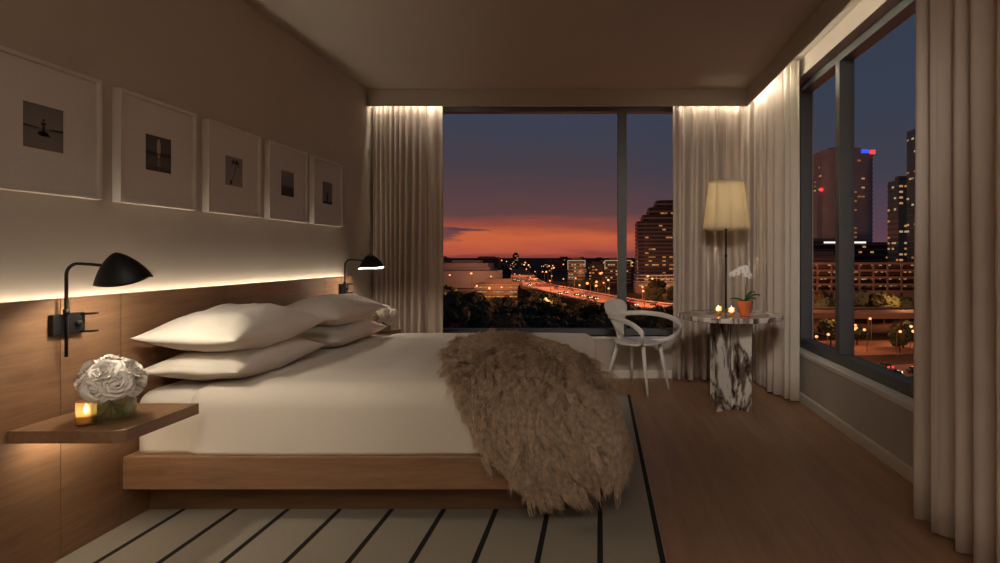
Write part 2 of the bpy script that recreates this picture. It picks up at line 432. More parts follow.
def soft_box(x0, x1, y0, y1, z0, z1, r, amp, seed, nx=70, ny=70, nz=16, extra=None, pz=None):
    """rounded box with gentle cloth relief, closed underneath"""
    bm = bmesh.new()
    def lat(n): return [i / n for i in range(n + 1)]
    idx = {}
    def V(i, j, k):
        key = (i, j, k)
        if key not in idx:
            p = Vector((x0 + (x1 - x0) * i / nx, y0 + (y1 - y0) * j / ny, z0 + (z1 - z0) * k / nz))
            c = Vector((min(max(p.x, x0 + r), x1 - r), min(max(p.y, y0 + r), y1 - r), min(p.z, z1 - r)))
            d = p - c
            if d.length > 1e-6:
                # push the cube surface on to the rounded surface
                mxx = max(abs(d.x), abs(d.y), max(d.z, 0))
                if mxx > 0: 
                    nd = d.normalized() * r * (mxx / r)
                    p = c + nd
            nz_ = mnoise.noise(Vector((p.x * 1.6 + seed, p.y * 1.6, p.z * 2.2))) + .5 * mnoise.noise(Vector((p.x * 4 + seed, p.y * 3, p.z * 3)))
            nd = (p - Vector(((x0 + x1) / 2, (y0 + y1) / 2, z0))).normalized()
            out = d.normalized() if d.length > 1e-6 else Vector((0, 0, 1))
            p = p + out * amp * nz_
            if extra: p = extra(p, out)
            idx[key] = bm.verts.new(p)
        return idx[key]
    for i in range(nx):
        for j in range(ny):
            bm.faces.new((V(i, j, nz), V(i + 1, j, nz), V(i + 1, j + 1, nz), V(i, j + 1, nz)))
            bm.faces.new((V(i, j, 0), V(i, j + 1, 0), V(i + 1, j + 1, 0), V(i + 1, j, 0)))
    for k in range(nz):
        for i in range(nx):
            bm.faces.new((V(i, 0, k), V(i + 1, 0, k), V(i + 1, 0, k + 1), V(i, 0, k + 1)))
            bm.faces.new((V(i, ny, k), V(i, ny, k + 1), V(i + 1, ny, k + 1), V(i + 1, ny, k)))
        for j in range(ny):
            bm.faces.new((V(0, j, k), V(0, j, k + 1), V(0, j + 1, k + 1), V(0, j + 1, k)))
            bm.faces.new((V(nx, j, k), V(nx, j + 1, k), V(nx, j + 1, k + 1), V(nx, j, k + 1)))
    bmesh.ops.recalc_face_normals(bm, faces=bm.faces)
    return bm
def bm_obj(name, bm, mat, parent=None, smooth=True):
    me = bpy.data.meshes.new(name); bm.to_mesh(me); bm.free()
    me.materials.append(mat)
    if smooth: me.polygons.foreach_set('use_smooth', [True] * len(me.polygons))
    o = bpy.data.objects.new(name, me); COL.objects.link(o)
    if parent: o.parent = parent
    return o
o = bm_obj('mattress', soft_box(XP + .005, -.055, BY0 + .045, BY1 - .045, .306, .588, .075, .003, 3), M['sheet'])
tag(o, 'white sheeted mattress showing at the head end beneath the pillows', 'mattress')
def duvet_relief(p, out):
    # a soft turned-down edge near the pillows and faint hanging folds on the sides
    k = 1 / (1 + math.exp(-(p.x + 1.60 - .05 * math.sin(p.y * 3)) / .02))
    top = max(0, out.z) ** 2
    p = p + Vector((0, 0, .016 * k * top))
    side = 1 - top
    hang = max(0, (.55 - p.z) / .25)
    f = math.sin(p.x * 9 + 1.3 * math.sin(p.x * 3.1)) * .35 + mnoise.noise(Vector((p.x * 5, p.y * 5, p.z * 1.5))) * .8
    return p + out * (.007 * f * side * min(1, hang))
o = bm_obj('duvet', soft_box(-1.885, -.035, BY0 + .022, BY1 - .022, .3075, .604, .09, .006, 9, 110, 90, 22, duvet_relief), M['linen'])
tag(o, 'smooth white duvet covering the bed from pillows to foot', 'duvet')

def pillow(name, label, cx, cy, cz, L, W, T, seed, tilt=0.0, group='bed pillows'):
    n = 60; nu = 44
    bm = bmesh.new()
    def surf(sign):
        g = []
        for j in range(n + 1):
            row = []
            for i in range(nu + 1):
                u, v = -1 + 2 * i / nu, -1 + 2 * j / n
                pin = .07
                x = W / 2 * u * (1 - pin * (1 - v * v)) ; y = L / 2 * v * (1 - pin * .6 * (1 - u * u))
                h = max(0, (1 - abs(u) ** 2.6)) ** .50 * max(0, (1 - abs(v) ** 2.2)) ** .66
                wr = mnoise.noise(Vector((u * 2.2 + seed, v * 3 + seed, sign))) * .10 + mnoise.noise(Vector((u * 5 + seed, v * 7, sign * 3))) * .035
                edge = (1 - max(abs(u), abs(v)) ** 4)
                z = sign * T / 2 * h * (1 + wr * 1.6 * edge)
                if sign < 0: z *= .9
                z += .012 * mnoise.noise(Vector((u * 1.3 + seed, v * 1.9, 7.7)))
                row.append((x, y, z))
            g.append(row)
        return g
    A, B = surf(1), surf(-1)
    va, vb = [], []
    for j in range(n + 1):
        ra, rb = [], []
        for i in range(nu + 1):
            edge = i in (0, nu) or j in (0, n)
            a = bm.verts.new(A[j][i]); ra.append(a)
            rb.append(a if edge else bm.verts.new(B[j][i]))
        va.append(ra); vb.append(rb)
    for j in range(n):
        for i in range(nu):
            bm.faces.new((va[j][i], va[j][i + 1], va[j + 1][i + 1], va[j + 1][i]))
            try: bm.faces.new((vb[j][i], vb[j + 1][i], vb[j + 1][i + 1], vb[j][i + 1]))
            except ValueError: pass
    bmesh.ops.recalc_face_normals(bm, faces=bm.faces)
    o = bm_obj(name, bm, M['sheet'])
    o.location = (cx, cy, cz); o.rotation_euler = (0, tilt, 0)
    return tag(o, label, 'pillow', group)
pillow('pillow', 'white pillow under another, on the mattress by the rose vase', -1.855, 3.135, .675, .90, .46, .19, 1.1, .02)
pillow('pillow', 'plump white pillow on top of the stack nearer the black bedside lamp and roses', -1.855, 3.115, .828, .90, .47, .235, 5.3, .04)
pillow('pillow', 'white pillow under another, farther across the bed toward the curtain', -1.835, 4.135, .675, .86, .45, .18, 8.8, .02)
pillow('pillow', 'plump white pillow topping the stack farther across the bed, toward the curtain', -1.85, 4.125, .826, .87, .47, .205, 12.4, .04)

# ------------------------------------------------------------------ fur throw
rows = [
 [(-.88,3.70,.650),(-.80,3.84,.660),(-.70,3.91,.660),(-.58,3.88,.660),(-.50,3.76,.650)],
 [(-.83,3.34,.655),(-.70,3.40,.690),(-.54,3.43,.695),(-.37,3.43,.690),(-.25,3.38,.655)],
 [(-.74,2.98,.655),(-.60,2.98,.690),(-.41,3.00,.695),(-.21,3.02,.685),(-.07,3.06,.640)],
 [(-.66,2.70,.630),(-.51,2.665,.645),(-.30,2.66,.655),(-.09,2.69,.640),(.025,2.84,.575)],
 [(-.56,2.625,.45),(-.42,2.59,.45),(-.20,2.575,.46),(.01,2.60,.45),(.065,2.80,.43)],
 [(-.46,2.615,.32),(-.34,2.57,.30),(-.13,2.555,.33),(.04,2.58,.33),(.085,2.80,.33)],
 [(-.35,2.625,.215),(-.24,2.59,.185),(-.08,2.58,.235),(.05,2.60,.255),(.085,2.80,.26)],
]
ROWS = [[Vector(p) for p in r] for r in rows]
def throw_pt(u, v):
    col = [catmull(r, u) for r in ROWS]
    p = catmull(col, v)
    f = mnoise.noise(Vector((u * 5 + 3, v * 3, 0)))
    return p + Vector((0, -.02 if v > .5 else 0, .012 if v <= .5 else 0)) * f
thr = thing('fur_throw', 'shaggy taupe fur throw draped over the foot corner of the bed', 'throw', (-.35, 2.9, .6))
ORG = Vector((-.35, 2.9, .6))
mb = MB(); mb.grid(lambda u, v: throw_pt(u, v) - ORG, 40, 60)
M['fur'] = plain('fur_brown', lin(218, 194, 168), 0.75, 0.28, 45, spec=0.25)
M['fur_back'] = plain('fur_hide', lin(170, 142, 114), 0.9, 0.1, 20)
mb.build('hide', M['fur_back'], thr, smooth=True, solid=.012)
def fur():
    nst, K = 46000, 5
    G = 140
    P = np.array([[throw_pt(i / G, j / G)[:] for i in range(G + 1)] for j in range(G + 1)])
    dU = np.gradient(P, axis=1); dV = np.gradient(P, axis=0)
    Nn = np.cross(dU, dV); Nn /= np.linalg.norm(Nn, axis=2, keepdims=True) + 1e-9
    flipm = (Nn[:, :, 2] * 1.0 - Nn[:, :, 1] * 1.0 + Nn[:, :, 0] * .6) < 0
    Nn[flipm] *= -1
    V_ = dV / (np.linalg.norm(dV, axis=2, keepdims=True) + 1e-9)
    U_ = dU / (np.linalg.norm(dU, axis=2, keepdims=True) + 1e-9)
    # area weighted rows
    area = np.linalg.norm(np.cross(dU, dV), axis=2).ravel()
    pick = np.random.choice(area.size, nst, p=area / area.sum())
    j, i = np.unravel_index(pick, P.shape[:2])
    jit = (np.random.rand(nst, 2) - .5)
    root = P[j, i] + dU[j, i] * jit[:, :1] + dV[j, i] * jit[:, 1:]
    n, vd, ud = Nn[j, i], V_[j, i], U_[j, i]
    # tufts: every strand leans to the tip of its tuft
    nc = 1000
    cp = np.random.choice(area.size, nc, p=area / area.sum()); cj, ci = np.unravel_index(cp, P.shape[:2])
    croot = P[cj, ci]
    cl = np.random.uniform(.085, .14, nc)
    csw = np.array([1.1 * mnoise.noise(Vector((a * .045, b2 * .022, 2.0))) for a, b2 in zip(ci, cj)]) + np.random.normal(0, .22, nc)
    cdir = V_[cj, ci] * .85 + U_[cj, ci] * csw[:, None] + Nn[cj, ci] * np.random.uniform(.15, .6, nc)[:, None]
    cdir[:, 2] -= .18
    cdir /= np.linalg.norm(cdir, axis=1, keepdims=True)
    ctip = croot + cdir * cl[:, None]
    own = np.empty(nst, int)
    for a in range(0, nst, 2000):
        d = ((root[a:a + 2000, None, :] - croot[None]) ** 2).sum(2); own[a:a + 2000] = d.argmin(1)
    L = np.random.uniform(.6, 1.08, nst)
    spread = np.random.normal(0, .007, (nst, 3))
    tip = root + (ctip[own] - croot[own]) * L[:, None] + (croot[own] - root) * .78 + spread
    mid = root + (tip - root) * .42 + n * (.012 + .022 * np.random.rand(nst))[:, None]
    t = np.linspace(0, 1, K)
    pts = ((1 - t)**2)[None, :, None] * root[:, None] + (2 * t * (1 - t))[None, :, None] * (2 * mid - .5 * (root + tip))[:, None] + (t**2)[None, :, None] * tip[:, None]
    wob = np.random.normal(0, .0022, (nst, K, 3)); wob[:, 0] = 0; pts += wob
    tan = tip - root; tan /= np.linalg.norm(tan, axis=1, keepdims=True) + 1e-9
    s1 = np.cross(tan, n); s1 /= np.linalg.norm(s1, axis=1, keepdims=True) + 1e-9
    s2 = np.cross(tan, s1)
    rad = np.array([.0013, .0014, .0013, .0009, .0003])
    vs = np.empty((nst, K, 3, 3))
    for k in range(3):
        a = 2 * PI * k / 3
        off = s1 * math.cos(a) + s2 * math.sin(a)
        vs[:, :, k] = pts + off[:, None] * rad[None, :, None]
    vs = vs.reshape(-1, 3) - np.array(ORG)
    base = (np.arange(nst) * K * 3)[:, None, None]
    seg = (np.arange(K - 1) * 3)[None, :, None]
    k = np.arange(3)[None, None, :]; k2 = (k + 1) % 3
    q = np.stack([base + seg + k, base + seg + k2, base + seg + 3 + k2, base + seg + 3 + k], axis=-1).reshape(-1)
    me = bpy.data.meshes.new('fur')
    me.vertices.add(len(vs)); me.vertices.foreach_set('co', vs.ravel())
    nf = len(q) // 4
    me.loops.add(len(q)); me.loops.foreach_set('vertex_index', q.astype(np.int32))
    me.polygons.add(nf); me.polygons.foreach_set('loop_start', (np.arange(nf) * 4).astype(np.int32))
    me.update(calc_edges=True)
    me.polygons.foreach_set('use_smooth', [True] * nf)
    me.materials.append(M['fur'])
    o = bpy.data.objects.new('fur', me); COL.objects.link(o); o.parent = thr
    o['kind'] = 'stuff'
fur()

# ------------------------------------------------------------------ bedside shelves
def nightstand(label, yc):
    t = thing('bedside_shelf', label, 'nightstand', (XP, yc, .527), 0, 'floating bedside shelves')
    h = .205
    MB().prism([(.002, -h), (.376, -h), (.416, -h + .02), (.416, h), (.002, h)], 0, .045).build('shelf', M['oak'], t, bevel=.002)
    MB().box(.05, .075, -h + .05, h - .02, -.005, -.0005).build('light_strip', emit('shelf_led', (1, .82, .58, 1), 30), t)
    return t
nightstand('floating oak bedside shelf with roses and candle, near the camera', 2.355)
nightstand('floating oak bedside shelf behind the bed, by the window curtain', 4.947)

# ------------------------------------------------------------------ wall lamps
def wall_lamp(label, y, tilt):
    t = thing('wall_lamp', label, 'lamp', (XP, y, .93), 0, 'black bedside wall lamps')
    MB().box(.0005, .022, -.06, .085, -.042, .042).build('backplate', M['black_metal'], t, bevel=.004)
    for z in (-.036, .036):
        MB().tube([(.01, .06, z), (.055, .075, z), (.06, .10, z)], .0045, 8).build('bracket', M['black_metal'], t, smooth=True)
    MB().tube([(.022, .045, 0), (.038, .045, 0)], .012, 16).build('switch_knob', M['black_metal'], t, smooth=True)
    pts = [(.037, -.02, -.125), (.037, -.02, .05), (.037, -.02, .195)]
    bend = [(.037 + .045 * (1 - math.cos(a)), -.02, .195 + .045 * math.sin(a)) for a in np.linspace(.15, PI / 2, 8)]
    arm = pts + bend + [(.13, -.02, .2375), (.19, -.02, .232), (.235, -.02, .228)]
    MB().tube(arm, .0062, 10).build('arm', M['black_metal'], t, smooth=True)
    MB().tube([(.037, -.02, .04), (.037, -.02, .062)], .011, 12).build('collar', M['black_metal'], t, smooth=True)
    # pelican shade: a dome whose rim dips on two sides, leaning over the bed
    sh = bpy.data.objects.new('shade', None)
    seg, rings = 48, 18
    def shade_pt(a, q, k):
        r = q ** .88
        z = .108 * (1 - q ** 1.4)
        rx, ry = .101 * k, .085 * k
        rim = q ** 2
        bul = 1 + .10 * math.sin(q * PI)
        x = rx * r * math.cos(a) * (bul if math.cos(a) > 0 else 1 + .02 * math.sin(q * PI)) - .012 * (1 - q); yy = ry * r * math.sin(a) * bul
        z = z * k + rim * (.013 * math.cos(a) - .013 * abs(math.sin(a)) * (.35 + math.cos(a)) - .004)
        return (x, yy, z)
    for nm, k, mt, pr in (('shade', 1.0, M['black_metal'], None), ('lining', .975, M['lining'], 1)):
        mb = MB(); mb.grid(lambda u, v: shade_pt(u * 2 * PI, v * .98 + .02, k), seg, rings, wrap=True)
        if not pr:
            so = mb.build('shade', mt, t, smooth=True, solid=.002)
            so.location = (.245, 0, .178); so.rotation_euler = (tilt, 0.0, 0)
        else:
            mb.build('lining', mt, so, smooth=True)
    bl = MB(); bl.lathe([(.001, -.03), (.012, -.028), (.018, -.012), (.014, .008), (.008, .02), (.008, .04), (.001, .04)], 16, (0, 0, .035))
    bl.build('bulb', M['bulb'], so, smooth=True)
    return t
wall_lamp('black wall lamp above the roses on the near bedside shelf', 2.37, .22)
wall_lamp('smaller looking black wall lamp beyond the pillows, before the curtain', 4.937, -.08)

# ------------------------------------------------------------------ roses
def rose_mesh():
    mb = MB()
    r_ = random.Random(3)
    layers = [(2, .007, .050, 1.5), (3, .017, .050, 1.15), (4, .029, .046, .92), (5, .041, .037, .82), (6, .050, .022, .70)]
    for li, (n, R, H, span) in enumerate(layers):
        for p in range(n):
            a0 = 2 * PI * p / n + li * .7 + r_.uniform(-.15, .15)
            H2 = H * r_.uniform(.92, 1.08); R2 = R * r_.uniform(.93, 1.08); ph = r_.uniform(0, 6)
            def fn(u, v):
                uu = -1 + 2 * u
                wdt = span * (.35 + .65 * math.sin(min(1, v * 1.15) * PI / 2))
                a = a0 + uu * wdt
                curl = max(0, v - .70) / .30
                # one edge of each petal tucks under its neighbour
                rr = R2 * math.sin(min(1, v * 1.1) * PI / 2) ** .8 + curl ** 1.6 * (.004 + .0028 * li) + .0035 * uu * v
                z = H2 * v ** 1.1 - curl ** 2 * (.002 + .0025 * li) - abs(uu) ** 2.6 * .013 * v
                rr += .0018 * math.sin(uu * 6 + ph) * v * v
                return (rr * math.cos(a), rr * math.sin(a), z)
            mb.grid(fn, 11, 10)
    return mb
rose0 = None; rose0_parts = None
def rose(loc, direction, stem_to, label, group, s=1.0):
    """one rose with its bloom, sepals and a stem down into the vase"""
    t = thing('rose', label, 'flower', loc, 0, group)
    d = Vector(direction).normalized()
    q = d.to_track_quat('Z', 'Y').to_euler()
    global rose0
    if rose0 is None:
        rose0 = rose_mesh().build('bloom', M['petal'], t, smooth=True)
        b_ = rose0
    else:
        b_ = rose0.copy(); COL.objects.link(b_); b_.parent = t
    b_.rotation_euler = (d.to_track_quat('Z', 'Y') @ Matrix.Rotation(rng.uniform(0, 6), 3, 'Z').to_quaternion()).to_euler(); b_.scale = (s, s, s)
    st = MB()
    e = Vector(stem_to) - Vector(loc)
    st.tube(curve_pts([(0, 0, 0), -d * .02 * s + e * .12, e * .55 + Vector((0, 0, -.0)), e], 8), .0022, 6)
    st.build('stem', M['stem'], t, smooth=True)
    lf = MB()
    for k in range(4):
        a = k * PI / 2
        X = d.orthogonal().normalized(); Y = d.cross(X)
        w = X * math.cos(a) + Y * math.sin(a); s_ = d.cross(w)
        lf.grid(lambda u, v: d * (.004 + .012 * v) * s + w * (.024 * v + .004) * s + s_ * ((u - .5) * .016 * math.sin(PI * min(.98, v * .9 + .1))) * s, 4, 5)
    lf.build('sepal', M['leaf'], t, smooth=True)
    return t

def vase(label, x, y, z, r, h):
    t = thing('glass_vase', label, 'vase', (x, y, z))
    k = .004
    MB().lathe([(r * .97, 0), (r, .004), (r, h - .002), (r - .001, h), (r - k, h - .001), (r - k, .012), (.001, .012)], 8 * 4, cap=False).build('glass', M['glass'], t, smooth=True, angle=.6)
    MB().lathe([(r - k - .0008, .0135), (r - k - .0008, h * .62), (.001, h * .62)], 32, cap=False).build('water', M['water'], t, smooth=True, angle=.6)
    return t
VX, VY, VZ = -1.865, 2.292, .5725
vase('clear glass vase of white roses on the near bedside shelf', VX, VY, VZ, .076, .112)
G1 = 'white roses in the bedside vase near the camera'
C1 = Vector((VX, VY, VZ + .150))
heads = [((0, .0, 1), 'topmost white rose at the crown of the bedside bouquet beneath the wall lamp'),
 ((.25, -.85, .55), 'large open white rose facing out at the middle front of the near bouquet'),
 ((-.85, -.25, .65), 'white rose on the wall side shoulder of the near bouquet'),
 ((.85, .15, .60), 'white rose on the pillow side shoulder of the near bouquet'),
 ((0, .85, .6), 'white rose at the back of the near bouquet, against the pillow'),
 ((-.55, -.85, .08), 'low white rose of the near bouquet hanging just above the candle'),
 ((.75, -.80, .02), 'low white rose at the front of the near bouquet over the shelf edge side'),
 ((1.0, .1, -.05), 'lowest white rose of the near bouquet on its pillow side'),
 ((-1.0, .05, .05), 'low white rose of the near bouquet nearest the panelled wall'),
 ((.1, -1, -.08), 'low white rose drooping over the rim of the near vase, front centre'),
 ((.5, .9, .05), 'low white rose at the rear of the near bouquet, behind the vase'),
 ((-.5, .9, .08), 'low white rose at the rear of the near bouquet by the wall')]
for d, lb in heads:
    dv = Vector(d).normalized()
    p = C1 + Vector((dv.x * .088, dv.y * .082, dv.z * .074)) - dv * .018
    rose(p, dv + Vector((0, 0, .15)), (VX + dv.x * -.035, VY + dv.y * -.035, VZ + .022), lb, G1, rng.uniform(.88, 1.0))
V2 = Vector((-1.768, 4.93, .5725))
vase('small clear glass vase behind the pillows on the far bedside shelf', V2.x, V2.y, V2.z, .05, .10)
C2 = V2 + Vector((0, 0, .135))
heads2 = [((0, 0, 1), 'topmost white rose of the far bouquet behind the pillows'),
 ((.5, -.8, .45), 'blush white rose at the front of the far bouquet behind the pillows'),
 ((.95, .1, .35), 'white rose of the far bouquet on the window side'),
 ((-.9, -.2, .4), 'white rose of the far bouquet, half hidden by the upper pillow'),
 ((.1, .9, .4), 'white rose at the curtain side of the far bouquet'),
 ((.8, -.6, -.1), 'low white rose of the far bouquet over the vase rim'),
 ((-.5, -.9, -.05), 'low cream rose of the far bouquet beside the pillow tips')]
for d, lb in heads2:
    dv = Vector(d).normalized()
    p = C2 + Vector((dv.x * .076, dv.y * .07, dv.z * .066)) - dv * .018
    rose(p, dv + Vector((0, 0, .15)), (V2.x - dv.x * .025, V2.y - dv.y * .025, V2.z + .022), lb, 'white roses on the far bedside shelf', rng.uniform(.95, 1.05))

# ------------------------------------------------------------------ candles
def candle(label, x, y, z, r, h, mat, group):
    t = thing('votive_candle', label, 'candle', (x, y, z), 0, group)
    MB().lathe([(r * .9, 0), (r, .004), (r, h), (r - .002, h), (r - .002, .009), (.001, .008)], 24, cap=False).build('glass', mat, t, smooth=True, angle=.6)
    MB().lathe([(r - .0035, .010), (r - .0035, h * .42), (.001, h * .40)], 24, cap=False).build('wax', M['wax'], t, smooth=True, angle=.6)
    MB().tube([(0, 0, h * .40), (.001, 0, h * .40 + .012)], .0009, 6).build('wick', M['black_metal'], t)
    f = h * .40 + .008
    MB().lathe([(.0008, 0), (.0055, .007), (.0065, .012), (.004, .022), (.0008, .034)], 12, (0, 0, f)).build('flame', M['flame'], t, smooth=True)
    return t
candle('amber glass votive candle lit beside the rose vase on the bedside shelf', -1.912, 2.232, .5725, .031, .088, M['amber'], 'lit votive candles')

# ------------------------------------------------------------------ picture frames
def shade_grad(name, stops, axis=2, sc=1):
    m, nt, b = nodes(name)
    tc = N(nt, 'ShaderNodeTexCoord'); sx = N(nt, 'ShaderNodeSeparateXYZ'); nt.links.new(tc.outputs['Object'], sx.inputs[0])
    nz = N(nt, 'ShaderNodeTexNoise', Scale=40, Detail=4)
    mp = N(nt, 'ShaderNodeMapping'); mp.inputs['Scale'].default_value = (1, .25, 2); nt.links.new(tc.outputs['Object'], mp.inputs[0]); nt.links.new(mp.outputs[0], nz.inputs['Vector'])
    ma = N(nt, 'ShaderNodeMath', operation='MULTIPLY_ADD'); ma.inputs[1].default_value = 1 / .17; ma.inputs[2].default_value = .5
    nt.links.new(sx.outputs[axis], ma.inputs[0])
    m2 = N(nt, 'ShaderNodeMath', operation='MULTIPLY_ADD'); m2.inputs[1].default_value = .14; nt.links.new(nz.outputs['Fac'], m2.inputs[0]); nt.links.new(ma.outputs[0], m2.inputs[2])
    m3 = N(nt, 'ShaderNodeMath', operation='SUBTRACT'); m3.inputs[1].default_value = .07; nt.links.new(m2.outputs[0], m3.inputs[0])
    r = ramp(nt, stops); nt.links.new(m3.outputs[0], r.inputs['Fac']); nt.links.new(r.outputs['Color'], b.inputs['Base Color'])
    b.inputs['Roughness'].default_value = .6
    return m
def g(v): return lin(v, v * .96, v * .91)
M['ink'] = plain('print_ink', g(26), .6, .1, 60)
M['ink_mid'] = plain('print_grey', g(120), .6, .1, 60)
M['ink_pale'] = plain('print_pale', g(182), .6, .1, 60)
PR = [shade_grad('sea_print', [(0, g(128)), (.42, g(118)), (.47, g(96)), (.5, g(132)), (1, g(120))]),
      shade_grad('surf_print', [(0, g(50)), (.2, g(84)), (.5, g(70)), (.52, g(46)), (.6, g(86)), (1, g(78))]),
      shade_grad('palm_print', [(0, g(150)), (1, g(136))]),
      shade_grad('dusk_print', [(0, g(34)), (.36, g(42)), (.40, g(110)), (1, g(132))]),
      shade_grad('haze_print', [(0, g(96)), (.15, g(120)), (1, g(134))])]
def poly(mb, pts, x, mi):
    n = len(mb.v); mb.v += [(x, p[0], p[1]) for p in pts]; mb.f.append(tuple(range(n, n + len(pts)))); mb.m.append(mi)
def ell(cy, cz, ry, rz, n=16, a0=0): return [(cy + ry * math.cos(2 * PI * k / n + a0), cz + rz * math.sin(2 * PI * k / n + a0)) for k in range(n)]
def picture(i, y, label):
    W = .512; H = .516; zc = 1.702; dep = .040
    t = thing('picture_frame', label, 'picture', (XL, y, zc), 0, 'framed prints above the bed')
    b_ = .016; mb = MB()
    hw, hh = W / 2, H / 2
    mb.box(0.001, dep, -hw, -hw + b_, -hh, hh); mb.box(.001, dep, hw - b_, hw, -hh, hh)
    mb.box(.001, dep, -hw + b_, hw - b_, hh - b_, hh); mb.box(.001, dep, -hw + b_, hw - b_, -hh, -hh + b_)
    mb.build('frame', M['white_frame'], t, bevel=.0015)
    p = .0865
    o = bpy.data.meshes.new('x')
    mt = MB()
    # mat board with a window cut for the print
    for (a, c, e, f) in ((-hw + b_, -p, -hh + b_, hh - b_), (p, hw - b_, -hh + b_, hh - b_), (-p, p, p, hh - b_), (-p, p, -hh + b_, -p)):
        mt.box(.018, .024, a, c, e, f)
    mt.build('mat_board', M['mat_board'], t)
    pm = MB(); pm.box(.017, .0215, -p, p, -p, p)
    x = .0218
    if i == 0:    # small figure standing on a rock in the sea
        poly(pm, ell(-.002, -.024, .024, .010), x, 1); poly(pm, [(-.02, -.03), (.03, -.034), (.02, -.02), (-.012, -.018)], x, 1)
        poly(pm, [(-.006, -.018), (.006, -.018), (.005, .012), (-.005, .012)], x, 1)
        poly(pm, [(-.011, .010), (.011, .010), (.009, .020), (-.009, .020)], x, 1); poly(pm, ell(0, .029, .005, .006), x, 1)
        poly(pm, [(.02, -.008), (.0865, -.006), (.0865, .003), (.04, .000)], x, 1); poly(pm, [(-.0865, -.004), (-.02, -.006), (-.02, -.003), (-.0865, .002)], x, 1)
    elif i == 1:  # upright board and its reflection
        poly(pm, ell(.002, .028, .013, .048), x, 3); poly(pm, ell(.002, -.050, .012, .030), x, 2)
        poly(pm, [(-.0865, -.006), (.0865, -.008), (.0865, .002), (-.0865, .008)], x, 1)
        poly(pm, [(-.02, -.075), (.024, -.075), (.012, -.062), (-.01, -.062)], x, 1)
    elif i == 2:  # leaning palm
        tr = curve_pts([(0, -.030, -.07), (0, -.004, -.03), (0, .012, .01), (0, .014, .05)], 10)
        for a_, b2 in zip(tr[:-1], tr[1:]): poly(pm, [(a_.y - .003, a_.z), (a_.y + .003, a_.z), (b2.y + .003, b2.z), (b2.y - .003, b2.z)], x, 1)
        for k in range(9):
            a = -.5 + k * .52
            c, s_ = math.cos(a), math.sin(a)
            poly(pm, [(.014, .05), (.014 + .022 * c - .006 * s_, .052 + .018 * s_ + .008), (.014 + .046 * c, .05 + .026 * s_ - .012), (.014 + .02 * c + .005 * s_, .05 + .014 * s_)], x, 1)
        poly(pm, ell(-.030, -.066, .012, .014), x, 1)
    elif i == 3:  # dark dunes before a pale sky
        poly(pm, [(-.0865, -.0865), (.0865, -.0865), (.0865, -.022), (.04, -.028), (0, -.018), (-.05, -.026), (-.0865, -.020)], x, 1)
        for yy in (-.045, -.01, .03): poly(pm, [(yy - .0015, -.02), (yy + .0015, -.02), (yy + .001, .0), (yy - .001, .0)], x, 1)
        poly(pm, ell(-.03, .045, .012, .006), x, 2)
    else:         # hazy tower
        poly(pm, [(-.016, -.075), (.016, -.075), (.011, .0), (-.011, .0)], x, 1); poly(pm, [(-.008, 0), (.008, 0), (.003, .035), (-.003, .035)], x, 2)
        poly(pm, [(-.0865, -.0865), (.0865, -.0865), (.0865, -.068), (-.0865, -.072)], x, 1)
    pr = pm.build('print', [PR[i], M['ink'], M['ink_mid'], M['ink_pale']], t)
    MB().box(.030, .032, -hw + b_, hw - b_, -hh + b_, hh - b_).build('glazing', M['pane'], t)
    return t
for i, lb in enumerate(['white framed print of a figure standing on a rock in the sea',
    'white framed print of an upright surfboard with its reflection', 'white framed print of a leaning palm tree',
    'white framed print of dark dunes under a pale sky', 'white framed print of a hazy tower, last before the curtain']):
    picture(i, 2.349 + .611 * i, lb)

# ------------------------------------------------------------------ curtains
def curtain(name, label, path, z0, z1, lam, amp, mat, seed, n_per=10, sharp=.35, solid=.004, drift=.15, phase0=0):
    P = [Vector((*p, 0)) for p in path]
    # arc-length samples of the plan polyline (smoothed)
    fine = curve_pts(P, 400) if len(P) > 2 else [P[0].lerp(P[1], i / 399) for i in range(400)]
    acc = [0]
    for a, b2 in zip(fine[:-1], fine[1:]): acc.append(acc[-1] + (b2 - a).length)
    Ltot = acc[-1]; n = max(20, int(Ltot / lam * n_per)); nz = 14
    r_ = random.Random(seed)
    # irregular pleat phase
    ph = [0]; knots = int(Ltot / lam) + 3
    kn = [r_.uniform(.75, 1.3) for _ in range(knots)]; ka = [r_.uniform(.6, 1.15) for _ in range(knots)]
    mb = MB(); cols = []
    j = 0
    def at(s_):
        lo = 0
        import bisect
        i = min(max(bisect.bisect(acc, s_) - 1, 0), len(acc) - 2)
        u = (s_ - acc[i]) / max(1e-9, acc[i + 1] - acc[i]); p = fine[i].lerp(fine[i + 1], u); t = (fine[i + 1] - fine[i]).normalized()
        return p, Vector((-t.y, t.x, 0)), t
    phase = phase0; prev = 0
    info = []
    for i in range(n + 1):
        s_ = Ltot * i / n
        k = min(int(s_ / lam), knots - 1)
        phase += (s_ - prev) / (lam * kn[k]) * 2 * PI; prev = s_
        info.append((s_, phase, ka[k]))
    def fn(u, v):
        s_, p_, a_ = info[int(round(u * n))]
        pt, nr, tg = at(s_)
        w = math.sin(p_); w = math.copysign(abs(w) ** (1 - sharp), w)
        fall = .82 + .18 * v
        d = amp * a_ * w * fall + drift * amp * mnoise.noise(Vector((s_ * 6 + seed, v * 1.5, 0)))
        sh = .25 * lam * mnoise.noise(Vector((s_ * 4, v * 1.2, seed)))
        q = pt + nr * d + tg * sh
        return (q.x, q.y, z0 + (z1 - z0) * (1 - v))
    mb.grid(fn, n + 1, nz)
    o = mb.build(name, mat, None, smooth=True, solid=solid)
    return tag(o, label, 'curtain')
CT = 2.79
curtain('curtain', 'pleated beige curtain hanging in the corner beyond the bed', [(-2.185, 5.775), (-1.68, 5.775)], .02, CT, .056, .058, M['curtain'], 4, 12, .45)
